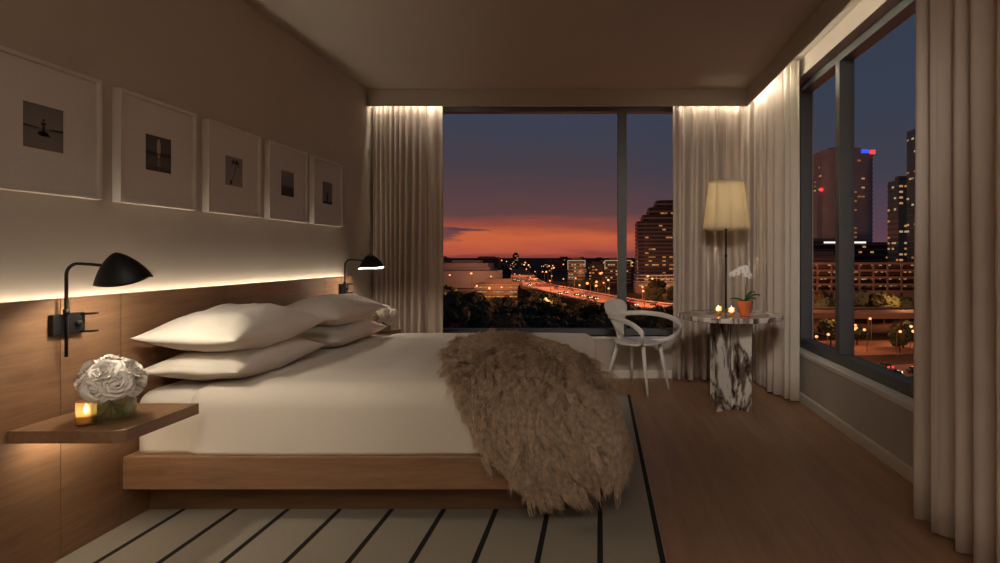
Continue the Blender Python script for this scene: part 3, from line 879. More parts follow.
curtain('curtain', 'broad flat folds of beige curtain at the window edge beyond the bed', [(-1.665, 5.775), (-1.505, 5.775)], .02, CT, .10, .030, M['curtain'], 12, 16)
curtain('curtain', 'long pleated beige curtain wrapping the corner behind the marble table', [(.705, 5.78), (1.0, 5.78), (1.36, 5.775), (1.50, 5.72), (1.53, 5.55), (1.525, 5.3), (1.525, 5.06)], .018, CT, .105, .072, M['curtain'], 21, 16, .45)
curtain('curtain', 'grey beige sheer curtain at the end of the corner curtain by the right window', [(1.54, 5.035), (1.60, 4.87)], .02, CT, .07, .034, M['sheer'], 33, 16)
curtain('curtain', 'full height beige curtain hanging close at the right edge of the room', [(1.478, 2.73), (1.478, 2.2), (1.478, 1.5)], .012, CT, .15, .050, M['curtain'], 40, 18, .2, phase0=-1.4)

# ------------------------------------------------------------------ marble table
TX, TY = 1.03, 4.74
tb = thing('marble_table', 'round veined marble side table on a cross shaped base', 'table', (TX, TY, 0))
a, nn = .137, .05
star = []
for k in range(4):
    an = PI / 4 + k * PI / 2
    star.append((a * 1.414 * math.cos(an) , a * 1.414 * math.sin(an)))
    an += PI / 4; star.append((nn * math.cos(an), nn * math.sin(an)))
MB().prism(star, 0, .706).build('base', M['marble'], tb, bevel=.004)
R = .402
MB().lathe([(R - .006, .7065), (R, .712), (R, .738), (R - .006, .744)], 96).build('tabletop', M['marble'], tb, smooth=True, angle=.5)
TZ = .7445
candle('lit glass votive on the marble table, farther from the orchid', .924, 4.68, TZ, .021, .066, M['amber'], 'lit votive candles')
candle('lit glass votive on the marble table, right beside the orchid pot', 1.004, 4.58, TZ, .021, .066, M['amber'], 'lit votive candles')

# orchid
orc = thing('potted_orchid', 'white orchid in a terracotta pot on the marble table', 'plant', (1.125, 4.66, TZ))
MB().lathe([(.036, 0), (.037, .002), (.054, .082), (.060, .083), (.062, .110), (.056, .110), (.050, .088), (.001, .088)], 32, cap=False).build('pot', M['clay'], orc, smooth=True, angle=.6)
MB().lathe([(.052, .089), (.053, .099), (.03, .103), (.001, .102)], 24, cap=False).build('soil', M['soil'], orc, smooth=True)
def orchid_leaf(ang, L, w, lift, droop):
    mb = MB()
    def fn(u, v):
        c, s_ = math.cos(ang), math.sin(ang)
        wd = w * math.sin(PI * min(1, .12 + .88 * v)) ** .7 * (u - .5) * 2
        rr = L * v
        z = .10 + lift * math.sin(v * PI * .6) - droop * v * v + abs(u - .5) * .018
        return (rr * c - wd * s_, rr * s_ + wd * c, z)
    mb.grid(fn, 7, 14)
    mb.build('leaf', M['leaf'], orc, smooth=True, solid=.0025)
orchid_leaf(-.15, .115, .020, .055, .005); orchid_leaf(.5, .10, .019, .07, .0); orchid_leaf(-.9, .10, .018, .04, .02); orchid_leaf(3.3, .12, .013, .03, .01)
stem = curve_pts([(.005, 0, .10), (.004, -.005, .20), (.012, -.005, .29), (-.012, -.005, .345), (-.06, -.005, .352), (-.10, -.008, .325)], 24)
MB().tube(stem, .0024, 8).build('stem', M['stem'], orc, smooth=True)
MB().tube([(.008, .004, .10), (.013, .0, .31)], .0018, 6).build('stake', M['stem'], orc, smooth=True)
def orchid_bloom(i, at, face, s):
    mb = MB()
    d = Vector(face).normalized(); X = d.cross(Vector((0, 0, 1))).normalized(); Y = X.cross(d)
    for k, (a_, L, w) in enumerate([(PI / 2, .026, .011), (PI / 2 + 2.2, .024, .010), (PI / 2 - 2.2, .024, .010), (.12, .027, .020), (PI - .12, .027, .020)]):
        r_ = X * math.cos(a_) + Y * math.sin(a_); q = d.cross(r_)
        mb.grid(lambda u, v: Vector(at) + r_ * (L * v * s) + q * ((u - .5) * 2 * w * s * math.sin(PI * min(.97, .1 + .85 * v)) ** .8) + d * (.006 * s * math.sin(v * PI) - .004 * v * v + .002 * k * .3), 6, 7)
    o = mb.build('flower', M['orchid'], orc, smooth=True)
    lp = MB(); lp.lathe([(.0005, -.006), (.004, -.003), (.0055, .002), (.003, .007), (.0005, .009)], 10)
    l = lp.build('lip', M['yolk'], o, smooth=True); l.location = Vector(at) + d * .005 - Vector((0, 0, .004))
for i, (at, fc, s_) in enumerate([((.018, -.012, .315), (.4, -1, -.1), 1.25), ((.0, -.022, .352), (.1, -1, .1), 1.35), ((-.035, -.020, .345), (-.3, -1, .05), 1.3),
        ((-.07, -.018, .325), (-.5, -1, .0), 1.2), ((-.102, -.014, .312), (-.7, -.8, -.1), 1.0), ((.04, -.014, .298), (.6, -.9, -.15), 1.0)]):
    orchid_bloom(i, at, fc, s_)

# ------------------------------------------------------------------ floor lamp
LX, LY = 1.125, 5.36
k_ = LY / 5.3
fl = thing('floor_lamp', 'standing lamp with gathered cream shade behind the marble table', 'lamp', (LX, LY, 0))
MB().lathe([(.14, 0), (.14, .012), (.135, .018), (.02, .022), (.012, .04), (.001, .04)], 40, cap=False).build('base', M['bronze'], fl, smooth=True, angle=.5)
MB().tube([(0, 0, .03), (0, 0, 1.0), (0, 0, 1.62)], .0085, 12).build('pole', M['bronze'], fl, smooth=True)
MB().tube([(0, 0, 1.19), (0, 0, 1.215)], .012, 12).build('collar', M['bronze'], fl, smooth=True)
zb, zt = 1.433, 1.865
def shade_fn(u, v):
    an = u * 2 * PI
    lob = (abs(math.cos(an * 3.5 + .5)) ** .5 - .68)
    r = (.150 + (.200 - .150) * v) * (1 + .27 * lob * (.55 + .45 * v)) 
    z = zt + (zb - zt) * v + .012 * lob * (v ** 4) - .008 * (1 - v) ** 4 * lob
    return (r * math.cos(an), r * math.sin(an), z)
mb = MB(); mb.grid(shade_fn, 140, 16, wrap=True)
mb.build('shade', M['shade'], fl, smooth=True, solid=.0015)
MB().lathe([(.001, 0), (.172, 0), (.172, .003), (.001, .003)], 40, (0, 0, zb + .03), cap=False).build('added_diffuser', M['shade'], fl)  # added disc inside the shade, keeps bulb streaks off the curtain
MB().lathe([(.012, 0), (.132, 0), (.132, .003), (.012, .003)], 40, (0, 0, zt - .03), cap=False).build('added_diffuser', M['shade'], fl)  # second added disc, holds back light from the shade's open top
hp = MB()
for k in range(3):
    an = k * 2 * PI / 3; hp.tube([(0, 0, 1.62), (.12 * math.cos(an), .12 * math.sin(an), 1.845)], .0025, 6)
hp.build('shade_carrier', M['bronze'], fl, smooth=True)
MB().lathe([(.001, -.05), (.022, -.04), (.03, -.01), (.024, .02), (.013, .04), (.013, .06), (.001, .06)], 20, (0, 0, 1.70)).build('bulb', emit('floor_lamp_bulb', (1, .87, .68, 1), 430), fl, smooth=True)

# ------------------------------------------------------------------ white plywood armchair
fw = Vector((.739, -.673, 0)); ch_rz = math.atan2(fw.y, fw.x)
ch = thing('armchair', 'white bentwood armchair with a waisted back, facing the marble table', 'chair', (.345, 5.42, 0), ch_rz)
# seat (x forward, y left)
def seat_fn(u, v):
    an = u * 2 * PI
    r = .235 * v
    sx = r * math.cos(an) * (1.0); sy = r * math.sin(an) * (1.02 - .18 * (math.cos(an) < 0) * abs(math.cos(an)))
    z = .437 - .012 * math.cos(v * PI / 2) + .006 * v * v * math.cos(2 * an) - (.012 * max(0, math.cos(an)) * v ** 4)
    return (sx, sy, z)
mb = MB(); mb.grid(lambda u, v: seat_fn(u, .02 + .98 * v), 48, 14, wrap=True)
mb.build('seat', M['chair'], ch, smooth=True, solid=.014)
bw = [(.0, .034), (.15, .036), (.3, .045), (.45, .066), (.6, .090), (.72, .110), (.82, .115), (.90, .103), (.95, .082), (.985, .048), (1.0, .006)]
def bwid(t):
    for (a, wa), (b2, wb) in zip(bw[:-1], bw[1:]):
        if t <= b2: 
            u = (t - a) / (b2 - a); return wa + (wb - wa) * u
    return .02
def back_fn(u, v):
    t = v; w = bwid(t) * 1.36; y = (u * 2 - 1) * w
    x = -.200 - .10 * t + .6 * y * y
    return (x, y, .435 + .365 * t)
mb = MB(); mb.grid(back_fn, 12, 40)
mb.build('backrest', M['chair'], ch, smooth=True, solid=.012)
for sgn in (1, -1):
    P = [(-.262, .02 * sgn, .655), (-.235, .12 * sgn, .66), (-.14, .235 * sgn, .662), (.02, .292 * sgn, .652), (.17, .305 * sgn, .622), (.262, .288 * sgn, .56), (.255, .25 * sgn, .495), (.18, .20 * sgn, .445), (.06, .13 * sgn, .420)]
    MB().tube(curve_pts(P, 48), .012, 12, flat=(.75, 1.9), up=(0, 0, 1)).build('arm', M['chair'], ch, smooth=True)
for (ux, uy, fx, fy) in ((-.15, -.10, -.236, -.201), (-.15, .10, -.233, .193), (.15, -.12, .242, -.171), (.15, .12, .222, .162)):
    MB().tube([(ux, uy, .425), ((ux * .55 + fx * .45), (uy * .55 + fy * .45), .22), (fx, fy, 0)], [.021, .015, .009], 12, flat=(1, 1)).build('leg', M['chair'], ch, smooth=True)

# ------------------------------------------------------------------ room lights and added fill lamps
def strip(name, label, x0, x1, y0, y1, z0, z1, strength):
    o = MB().box(x0, x1, y0, y1, z0, z1).build(name, emit(name + '_glow', (1, .90, .70, 1), strength))
    return tag(o, label, 'light strip')
strip('cove_light', 'warm light strip in the curtain pocket above the pleated curtain beyond the bed', XL + .03, -1.52, SY + .034, SY + .046, 2.69, 2.705, 62)
strip('cove_light', 'warm light strip in the curtain pocket above the curtain behind the floor lamp', .74, SX - .02, SY + .034, SY + .046, 2.69, 2.705, 62)
strip('cove_light', 'warm light strip on the back of the soffit along the right window', SX + .018, SX + .028, 2.8, 4.78, 2.69, 2.705, 20)
strip('cove_light', 'warm light strip in the curtain pocket above the corner curtain by the right window', SX + .018, SX + .028, 4.82, SY + .02, 2.69, 2.705, 58)
def fill_panel(label, x, y, w, d, strength):  # added glowing panel behind the camera, general fill for the room
    t = thing('added_fill_panel', label, 'added fill light', (x, y, CZ))
    MB().box(-w / 2, w / 2, -d / 2, d / 2, -.05, 0).build('housing', M['trim'], t, bevel=.004)
    MB().box(-w / 2 + .03, w / 2 - .03, -d / 2 + .03, d / 2 - .03, -.056, -.051).build('added_diffuser', emit('ceiling_diffuser', (1, .90, .76, 1), strength), t)
fill_panel('broad unseen fill panel added on the ceiling behind the viewpoint to brighten the room', -.1, -1.4, 1.8, 1.2, 8.2)

def fill_spot(label, x, y, aim, power, size):  # added spot out of view, lifts one dim area of the room
    t = thing('added_fill_spot', label, 'spotlight', (x, y, CZ))
    d = (Vector(aim) - Vector((x, y, CZ - .12))).normalized()
    MB().tube([(0, 0, 0), (0, 0, -.10)], .008, 8).build('stem', M['black_metal'], t, smooth=True)
    MB().tube([Vector((0, 0, -.12)) - d * .07, Vector((0, 0, -.12)) + d * .05], .035, 20).build('can', M['black_metal'], t, smooth=True, angle=.6)
    l = bpy.data.lights.new('spot', 'SPOT'); l.energy = power; l.color = (1, .90, .78); l.spot_size = size; l.spot_blend = .95; l.shadow_soft_size = .30
    lo = bpy.data.objects.new('spot_beam', l); COL.objects.link(lo); lo.location = Vector((x, y, CZ - .12)) + d * .06
    lo.rotation_euler = d.to_track_quat('-Z', 'Y').to_euler()
fill_spot('unseen fill spot added overhead to brighten the table corner', .3, .4, (.98, 5.6, .95), 290, .76)
fill_spot('unseen fill spot added overhead to brighten the pillows', -.7, .1, (-1.78, 2.75, .60), 62, .66)

# ------------------------------------------------------------------ the city outside
G = -28.0
def dark(name, c, rough=.8, var=.2, sc=.2): return plain(name, c, rough, var, sc, spec=.1)
M['ground'] = dark('city_ground', lin(70, 58, 50), .9, .35, .02)
M['asphalt'] = dark('asphalt', lin(120, 100, 88), .8, .1, .1)
M['plaza'] = dark('plaza_paving', lin(150, 118, 96), .8, .15, .08)
M['roof_pale'] = dark('pale_roof', lin(150, 146, 150), .8, .1, .05)
M['concrete'] = dark('concrete', lin(134, 120, 110), .8, .15, .1)
M['slab'] = dark('tower_slab', lin(92, 92, 100), .6, .1, .1)
M['dkglass'] = plain('dark_glazing', lin(34, 36, 42), .3, .2, .1, spec=.25)
M['tealglass'] = plain('teal_glazing', lin(58, 92, 104), .15, .2, .1)
M['brownstone'] = dark('brown_facade', lin(150, 158, 166), .8, .12, .1)
M['bark'] = dark('bark', lin(70, 56, 44), .9, .2, 2)
M['tree'] = [plain('tree_leaves_a', lin(62, 72, 44), .9, .5, .9, bump=.0), plain('tree_leaves_b', lin(44, 58, 42), .9, .5, .9), plain('tree_leaves_c', lin(84, 78, 46), .9, .5, .9)]
M['lit'] = [emit('lit_window_amber', (1, .36, .08, 1), .5, False), emit('lit_window_warm', (1, .52, .20, 1), .5, False), emit('lit_window_pale', (1, .76, .46, 1), .42, False), emit('lit_window_dim', (.9, .35, .12, 1), .3, False)]
M['lamp_glow'] = emit('street_lamp_glow', (1, .34, .12, 1), 2.6, False)
M['lamp_pale'] = emit('street_lamp_pale', (1, .72, .42, 1), 2.0, False)
M['red'] = emit('red_light', (1, .05, .05, 1), 1.6, False)
M['blue'] = emit('blue_light', (.04, .10, 1, 1), 1.2, False)
M['white_l'] = emit('white_light', (1, .86, .66, 1), 1.4, False)
M['sign_red'] = emit('sign_glow', (1, .18, .06, 1), .9, False)

gr = MB().box(-3000, 3000, 40, 9000, G - 2, G).build('ground', M['ground']); struct(gr)

_win = {}
FOOT = [(28, 104, 467, 503), (26, 96, 517, 560), (90, 203, 297, 329)]
def clear_of(x, y, r=0): return not any(a - r < x < b_ + r and c - r < y < d_ + r for a, b_, c, d_ in FOOT) and min((Vector((x, y, 0)) - p).length for p in hw_pts) > 15 + r
def windows(root, base, face, cells, size, mats, parent=None):
    """lit windows as parts: cells = list of (a, z) on the face plane"""
    for (px_, py_, pz_, rot) in cells:
        key = (size, mats[0].name)
        m_ = rng.choice(mats)
        key = (size, m_.name)
        if key not in _win:
            mb = MB().box(-size[0] / 2, size[0] / 2, -.25, .05, -size[1] / 2, size[1] / 2)
            o = mb.build('window', m_, root); _win[key] = o.data
        else:
            o = bpy.data.objects.new('window', _win[key]); COL.objects.link(o); o.parent = root
        o.location = (px_, py_, pz_); o.rotation_euler = (0, 0, rot)
def rpoly(x0, x1, y0, y1, r, n=6):
    P = []
    for cx, cy, a0 in ((x1 - r, y0 + r, -PI / 2), (x1 - r, y1 - r, 0), (x0 + r, y1 - r, PI / 2), (x0 + r, y0 + r, PI)):
        for k in range(n + 1):
            a_ = a0 + PI / 2 * k / n; P.append((cx + r * math.cos(a_), cy + r * math.sin(a_)))
    return P
def building(label, x, y, w, d, h, body, slab, floor_h=3.6, proud=.25, lit=20, wsize=(2.2, 1.4), mats=None, r=0, side=None, top_mat=None, name='office_building', fins=0, band=.9, cat='building'):
    t = thing(name, label, cat, (x, y, G)); FOOT.append((x - w / 2 - 2.5, x + w / 2 + 2.5, y - 2.5, y + d + 2.5))
    bd = MB()
    if r: bd.prism(rpoly(-w / 2, w / 2, 0, d, r), 0, h)
    else: bd.box(-w / 2, w / 2, 0, d, 0, h)
    bd.build('body', body, t)
    nf = int(h / floor_h)
    sl = MB()
    for i in range(1, nf + 1):
        z = i * floor_h
        if r: sl.prism(rpoly(-w / 2 - proud, w / 2 + proud, -proud, d + proud, r + proud), z - band, z)
        else: sl.box(-w / 2 - proud, w / 2 + proud, -proud, d + proud, z - band, z)
    if fins:
        for k in range(fins + 1):
            xx = -w / 2 + w * k / fins
            sl.box(xx - .2, xx + .2, -proud - .1, 0, 0, h)
            yy = d * k / fins
            sl.box(-w / 2 - proud - .1, -w / 2, yy - .2, yy + .2, 0, h)
    sl.build('facade_grid', slab, t)
    MB().box(-w * .3, w * .3, d * .3, d * .7, h, h + 3).build('roof_plant', slab, t)
    cells = []
    cand = [(i, k) for i in range(nf) for k in range(max(1, int(w / (wsize[0] * 1.25))))]
    rng.shuffle(cand)
    for i, k in cand[:lit]:
        n = max(1, int(w / (wsize[0] * 1.25)))
        xx = -w / 2 + w * (k + .5) / n
        if r and (xx < -w / 2 + r or xx > w / 2 - r): continue
        cells.append((xx, -.02, i * floor_h + (floor_h - band) / 2 + .1, 0))
    if side:
        cand = [(i, k) for i in range(nf) for k in range(max(1, int(d / (wsize[0] * 1.25))))]
        rng.shuffle(cand)
        sx = -w / 2 if side < 0 else w / 2
        for i, k in cand[:lit // 2]:
            n = max(1, int(d / (wsize[0] * 1.25))); yy = d * (k + .5) / n
            if r and (yy < r or yy > d - r): continue
            cells.append((sx - (.02 if side < 0 else -.02), yy, i * floor_h + (floor_h - band) / 2 + .1, -side * PI / 2 * -1 if side > 0 else -PI / 2))
    windows(t, None, None, cells, wsize, mats or M['lit'])
    return t
hw_pts = curve_pts([(-330, 1900, 0), (-210, 1400, 0), (-110, 820, 0), (-58, 480, 0), (-26, 372, 0), (4, 284, 0), (26, 246, 0), (62, 230, 0), (120, 226, 0), (220, 232, 0)], 60)
# stepped tower seen past the mullion
st = thing('stepped_tower', 'dark stepped high rise with curved floors and scattered amber windows', 'building', (58, 520, G))
body = MB(); slabs = MB(); cells = []
steps = [(-26.4, 59.5), (-21.3, 65.2), (-16, 71.7), (-9.5, 77.7)]
zp = 0
for sx, ht in steps:
    body.prism(rpoly(sx + .6, 30, .6, 34, 9), zp, ht)
    z = zp + 3.4
    while z < ht + .1:
        slabs.prism(rpoly(sx, 30.5, 0, 34.6, 9.5), z - 1.5, z); 
        for k in range(14):
            if rng.random() < .17:
                xx = sx + 9 + k * 3.0
                if xx < 29: cells.append((xx, .5, z - 2.3, 0))
        z += 3.4
    zp = ht
body.build('body', M['dkglass'], st); slabs.build('floor_slabs', M['slab'], st)
rng.shuffle(cells); windows(st, None, None, cells[:98], (2.9, 1.2), [M['lit'][0], M['lit'][0], M['lit'][3], M['lit'][1]])
po = thing('parking_podium', 'long pale parking podium below the stepped tower', 'building', (62, 470, G))
MB().box(-34, 40, 0, 30, 0, 8).build('body', M['concrete'], po)
pb = MB()
for z in (9.5, 12.2, 14.5): pb.box(-34, 40, -.6, 30, z - .9, z)
for k in range(10): pb.box(-33 + k * 7.5, -32.4 + k * 7.5, 0, .6, 8, 14)
pb.build('deck', M['roof_pale'], po)
windows(po, None, None, [(-30 + k * 4.2, -.4, z, 0) for k in range(16) for z in (6.0, 10.7) if rng.random() < .6], (3.2, 1.0), [M['lit'][1], M['lit'][0]])
def lit_block(label, x, y, w, h):
    t = building(label, x, y, w, 20, h, M['dkglass'], M['concrete'], 3.2, .3, 16, (2.0, 1.3), [M['lit'][1], M['lit'][2]], name='apartment_block')
    rim = MB(); rim.box(-w / 2 - .4, w / 2 + .4, -.7, -.3, h - .2, h + .55); rim.box(-w / 2 - .4, -w / 2 + .3, -.7, -.3, h - 9, h); rim.box(w / 2 - .3, w / 2 + .4, -.7, -.3, h - 6, h)
    rim.build('roof_light', M['lit'][2], t)
lit_block('block outlined by a pale lit roof edge, left of the window mullion', -23.5, 600, 17, 24.5)
lit_block('block outlined by a pale lit roof edge, behind the window mullion', 18, 600, 26, 24.5)
building('dark low block between the two outlined blocks', -4, 640, 16, 18, 20, M['dkglass'], M['concrete'], 3.3, .3, 10)
building('long pale flat roofed hall on the horizon at left', -159, 700, 56, 40, 21, M['roof_pale'], M['roof_pale'], 7, .3, 0, name='hall')
building('long pale warehouse in front of the hall, above the trees', -122, 550, 52, 40, 15.5, M['roof_pale'], M['roof_pale'], 5, .3, 0, name='warehouse')
building('parking deck glowing with orange lights among the trees', -72, 415, 30, 24, 10, M['concrete'], M['concrete'], 3.2, .6, 26, (2.4, .9), [M['lit'][0], M['lit'][1]], name='parking_deck')
building('small far tower standing up on the sunset horizon', -141, 1000, 9, 9, 32, M['dkglass'], M['slab'], 3.5, .3, 8, name='far_tower')
done_lb = []
while len(done_lb) < 36:
    y = rng.uniform(760, 1900); x = rng.uniform(-.40, .10) * y
    if min((Vector((x, y + 10, 0)) - p).length for p in hw_pts) < 46 or any(abs(x - a) < 44 and abs(y - c) < 26 for a, c in done_lb) or (abs(x + 141) < 40 and abs(y - 1000) < 30): continue
    done_lb.append((x, y))
    building('low far building among the horizon lights', x, y, rng.uniform(14, 40), 20, rng.uniform(10, 26), M['dkglass'], M['concrete'], 3.6, .3, rng.randint(3, 9), (3.0, 1.8), name='low_building')['group'] = 'low buildings along the horizon'
# right window
tw = building('tall rounded brown tower with blue and red roof lights', 201, 480, 41, 40, 115, M['brownstone'], M['brownstone'], 3.6, .35, 85, (2.4, 1.2), [M['lit'][1], M['lit'][3], M['lit'][3]], r=10, fins=0, side=-1, name='high_rise', band=1.5)
MB().box(-24.5, -18, 8, 30, 0, 81).build('shoulder_wing', M['brownstone'], tw)
MB().lathe([(.1, -1.6), (1.3, -.9), (1.6, 0), (1.3, .9), (.1, 1.6)], 12, (-21.5, 6.5, 83)).build('beacon', M['red'], tw, smooth=True)
MB().box(8, 13.5, -.8, -.2, 111.5, 114.5).build('blue_beacon', M['blue'], tw)
MB().box(15, 19, -.8, 1.5, 111, 114).build('red_beacon', M['red'], tw)
building('slim dark glass tower with a flat top beside the teal tower', 195.5, 380, 13, 14, 77.5, M['tealglass'], M['slab'], 3.6, .2, 34, (2.2, 1.2), [M['lit'][1], M['lit'][2], M['lit'][0]], side=-1, name='high_rise')
building('teal glass skyscraper cut off by the near curtain', 190, 330, 20, 22, 102, M['tealglass'], M['slab'], 3.8, .15, 60, (2.2, 1.1), [M['lit'][2], M['lit'][1], M['lit'][3]], side=-1, name='high_rise', band=.6)
lb_ = building('wide dark low block at the foot of the brown tower', 172, 425, 66, 25, 39, M['dkglass'], M['slab'], 3.8, .3, 40, (2.2, 1.2), [M['lit'][1], M['lit'][0], M['lit'][3]], name='office_block')
for xx in (-9.5, 12): MB().box(xx - 4, xx + 4, -.9, -.2, 38.2, 39.4).build('roof_light', M['white_l'], lb_)
sg = building('low block with a glowing red sign band', 127, 352, 42, 20, 29, M['concrete'], M['slab'], 3.6, .3, 8, name='shop_block')
MB().box(-4, 14, -.9, -.3, 21.5, 24.5).build('sign_band', M['sign_red'], sg)
MB().box(-16, -8, -.9, -.3, 23, 24.6).build('sign_band', M['sign_red'], sg)
gar = thing('parking_garage', 'long open parking garage with rows of lit levels', 'building', (140, 300, G))
gb = MB(); gd = MB()
for i in range(5):
    z = 12 + i * 3.5; gd.box(-46, 60, -.6, 26, z - 1.1, z)
for k in range(16): gb.box(-45.5 + k * 7, -44.8 + k * 7, 0, .7, 0, 26)
gb.box(-46, 60, 22, 26, 0, 26); gb.box(-46, 60, 0, 22, 0, 11)
gb.build('body', M['concrete'], gar); gd.build('deck', M['concrete'], gar)
windows(gar, None, None, [(-44 + k * 3.3, 1.2 + rng.uniform(0, 12), 12 + i * 3.5 + 2.0, 0) for i in range(4) for k in range(31) if rng.random() < .8][:98], (1.3, .45), [M['lit'][1], M['lit'][2], M['lit'][1]])

# highway
def ribbon(name, pts, w, z, thick, mat, label, cat, curb=True):
    t = thing(name, label, cat, (0, 0, 0))
    dk, cb, pl = MB(), MB(), MB()
    L_, R_ = [], []
    for i, p in enumerate(pts):
        tn = (pts[min(i + 1, len(pts) - 1)] - pts[max(i - 1, 0)]).normalized(); nr = Vector((-tn.y, tn.x, 0))
        L_.append(p + nr * w / 2); R_.append(p - nr * w / 2)
    n = len(pts)
    vs = [(p.x, p.y, z) for p in L_] + [(p.x, p.y, z) for p in R_] + [(p.x, p.y, z - thick) for p in L_] + [(p.x, p.y, z - thick) for p in R_]
    fs = []
    for i in range(n - 1):
        fs += [(i, i + 1, n + i + 1, n + i), (2 * n + i, 3 * n + i, 3 * n + i + 1, 2 * n + i + 1), (i, 2 * n + i, 2 * n + i + 1, i + 1), (n + i, n + i + 1, 3 * n + i + 1, 3 * n + i)]
    dk.add(vs, fs); dk.build('deck', mat, t)
    if curb:
        for side_ in (L_, R_):
            cb2 = MB(); cb2.tube([(p.x, p.y, z + .5) for p in side_], .45, 4); cb2.build('barrier', M['concrete'], t)
        for i in range(8, n, 4):
            p = pts[i]; pp = MB().box(p.x - 1.5, p.x + 1.5, p.y - 1, p.y + 1, G, z - thick); pp.build('pier', M['concrete'], t)
    return t
ribbon('highway', hw_pts, 24, G + 8, 1.2, M['asphalt'], 'raised highway sweeping across the city below the window', 'road')
rd2 = curve_pts([(60, 215, 0), (78, 196, 0), (105, 184, 0), (150, 176, 0)], 16)
st_pts = curve_pts([(20, 170, 0), (70, 165, 0), (120, 168, 0), (200, 175, 0)], 24)
def street(pts, w, label):
    t = ribbon('street', pts, w, G + .15, .3, M['asphalt'], label, 'road', False)
street(curve_pts([(30, 140, 0), (75, 152, 0), (130, 165, 0), (220, 182, 0)], 24), 14, 'street with queueing cars below the right window')
pz = MB().prism([(56, 172), (120, 184), (120, 208), (56, 205)], G, G + .12).build('plaza', M['plaza']); struct(pz)

# street lamps
def street_lamp_proto():
    t = thing('street_lamp', 'glowing street lamp among the city lights', 'street light', (0, 0, G), 0, 'street lamps of the city')
    a = MB().tube([(0, 0, 0), (0, 0, 8), (.4, 0, 9.3), (1.6, 0, 9.7)], [.16, .11, .09, .08], 6).build('pole', M['concrete'], t)
    b_ = MB().lathe([(.1, -.55), (.5, -.3), (.62, 0), (.5, .3), (.1, .5)], 10, (1.7, 0, 9.4)).build('lamp_head', M['lamp_glow'], t, smooth=True)
    return t, [(a, []), (b_, [])]
lp0, lpc = street_lamp_proto()
def pal(children):
    return [(c, s_) for c, s_ in children]
spots = []
for i in range(10, 48, 2):
    p = hw_pts[i]; spots.append((p.x + (11 if i % 4 else -11), p.y, G + 8, .75))
for _ in range(140):
    y = rng.uniform(330, 1300); x = rng.uniform(-.34, .115) * y
    if clear_of(x, y): spots.append((x, y, G, rng.uniform(.7, 1.25) * (1 + y / 1600)))
for _ in range(40):
    y = rng.uniform(165, 330); x = rng.uniform(.34, .56) * y
    if clear_of(x, y): spots.append((x, y, G, rng.uniform(.6, .9)))
first = True
for (x, y, z, s_) in spots:
    if first:
        lp0.location = (x, y, z); lp0.scale = (s_, s_, s_); first = False; continue
    r_, out = dup(lp0, lpc, (x, y, z), rng.uniform(0, 6), lp0['label'], scale=(s_, s_, s_))
    if rng.random() < .3:
        h_ = out[1][0]; h_.data = h_.data if False else h_.data
# cars
def car_proto(red):
    t = thing('car', 'small car with glowing tail lights on the city road' if red else 'small car with glowing headlights on the city road', 'car', (0, 0, G), 0, 'cars seen from behind' if red else 'cars with headlights on')
    bd = MB().prism([(-2.2, -.85), (2.1, -.85), (2.2, -.6), (2.2, .6), (2.1, .85), (-2.2, .85)], .3, .9); 
    a = bd.build('body', M['slab'], t, bevel=.08)
    b_ = MB().add([(-1.5, -.75, .9), (1.2, -.75, .9), (1.2, .75, .9), (-1.5, .75, .9), (-1.0, -.6, 1.45), (.6, -.6, 1.45), (.6, .6, 1.45), (-1.0, .6, 1.45)], [(0, 1, 5, 4), (1, 2, 6, 5), (2, 3, 7, 6), (3, 0, 4, 7), (4, 5, 6, 7)]).build('cabin', M['dkglass'], t)
    ch_ = [(a, []), (b_, [])]
    for yy in (-.6, .6):
        l = MB().box(-2.35, -2.15, yy - .28, yy + .28, .5, .95).build('tail_light', M['red'], t) if red else MB().box(2.1, 2.35, yy - .28, yy + .28, .5, .9).build('headlight', M['lamp_pale'], t)
        ch_.append((l, []))
    for xx in (-1.4, 1.4):
        for yy in (-.8, .8):
            w_ = MB().tube([(xx, yy - .1, .32), (xx, yy + .1, .32)], .32, 10).build('wheel', M['black_metal'], t); ch_.append((w_, []))
    return t, ch_
cars_at = []
for red in (True, False):
    proto, pc = car_proto(red); fst = True
    locs = []
    for _ in range(26):
        i = rng.uniform(14, 46); a_ = hw_pts[int(i)]; b_ = hw_pts[int(i) + 1]; u = i - int(i); p = a_.lerp(b_, u); tn = (b_ - a_).normalized(); nr = Vector((-tn.y, tn.x, 0))
        off = rng.choice((3, 6, 9)) * (1 if red else -1); q = p + nr * off
        locs.append((q.x, q.y, G + 8, math.atan2(tn.y, tn.x) + (PI if red else 0)))
    for k in range(16 if red else 6):
        x = rng.uniform(56, 104); y = 140 + (x - 30) * .22 + rng.choice((-4, 0, 4)); locs.append((x, y + 1.5, G + .16, .22 + PI / 2 * 0 + rng.uniform(-.05, .05) + (PI / 2 if red else -PI / 2) * (1 if rng.random() < .6 else 0)))
    for k in range(9):
        x = 50 + k * 7.2 + (3 if red else 0); locs.append((x, 140 + (x - 30) * .25 + (2.2 if red else -2.4), G + .16, .245 + (0 if red else 0)))
    for (x, y, z, rz) in locs:
        if any(math.hypot(x - a, y - c) < 7 for a, c in cars_at): continue
        cars_at.append((x, y))
        if fst: proto.location = (x, y, z); proto.rotation_euler = (0, 0, rz); fst = False
        else: dup(proto, pc, (x, y, z), rz, proto['label'])
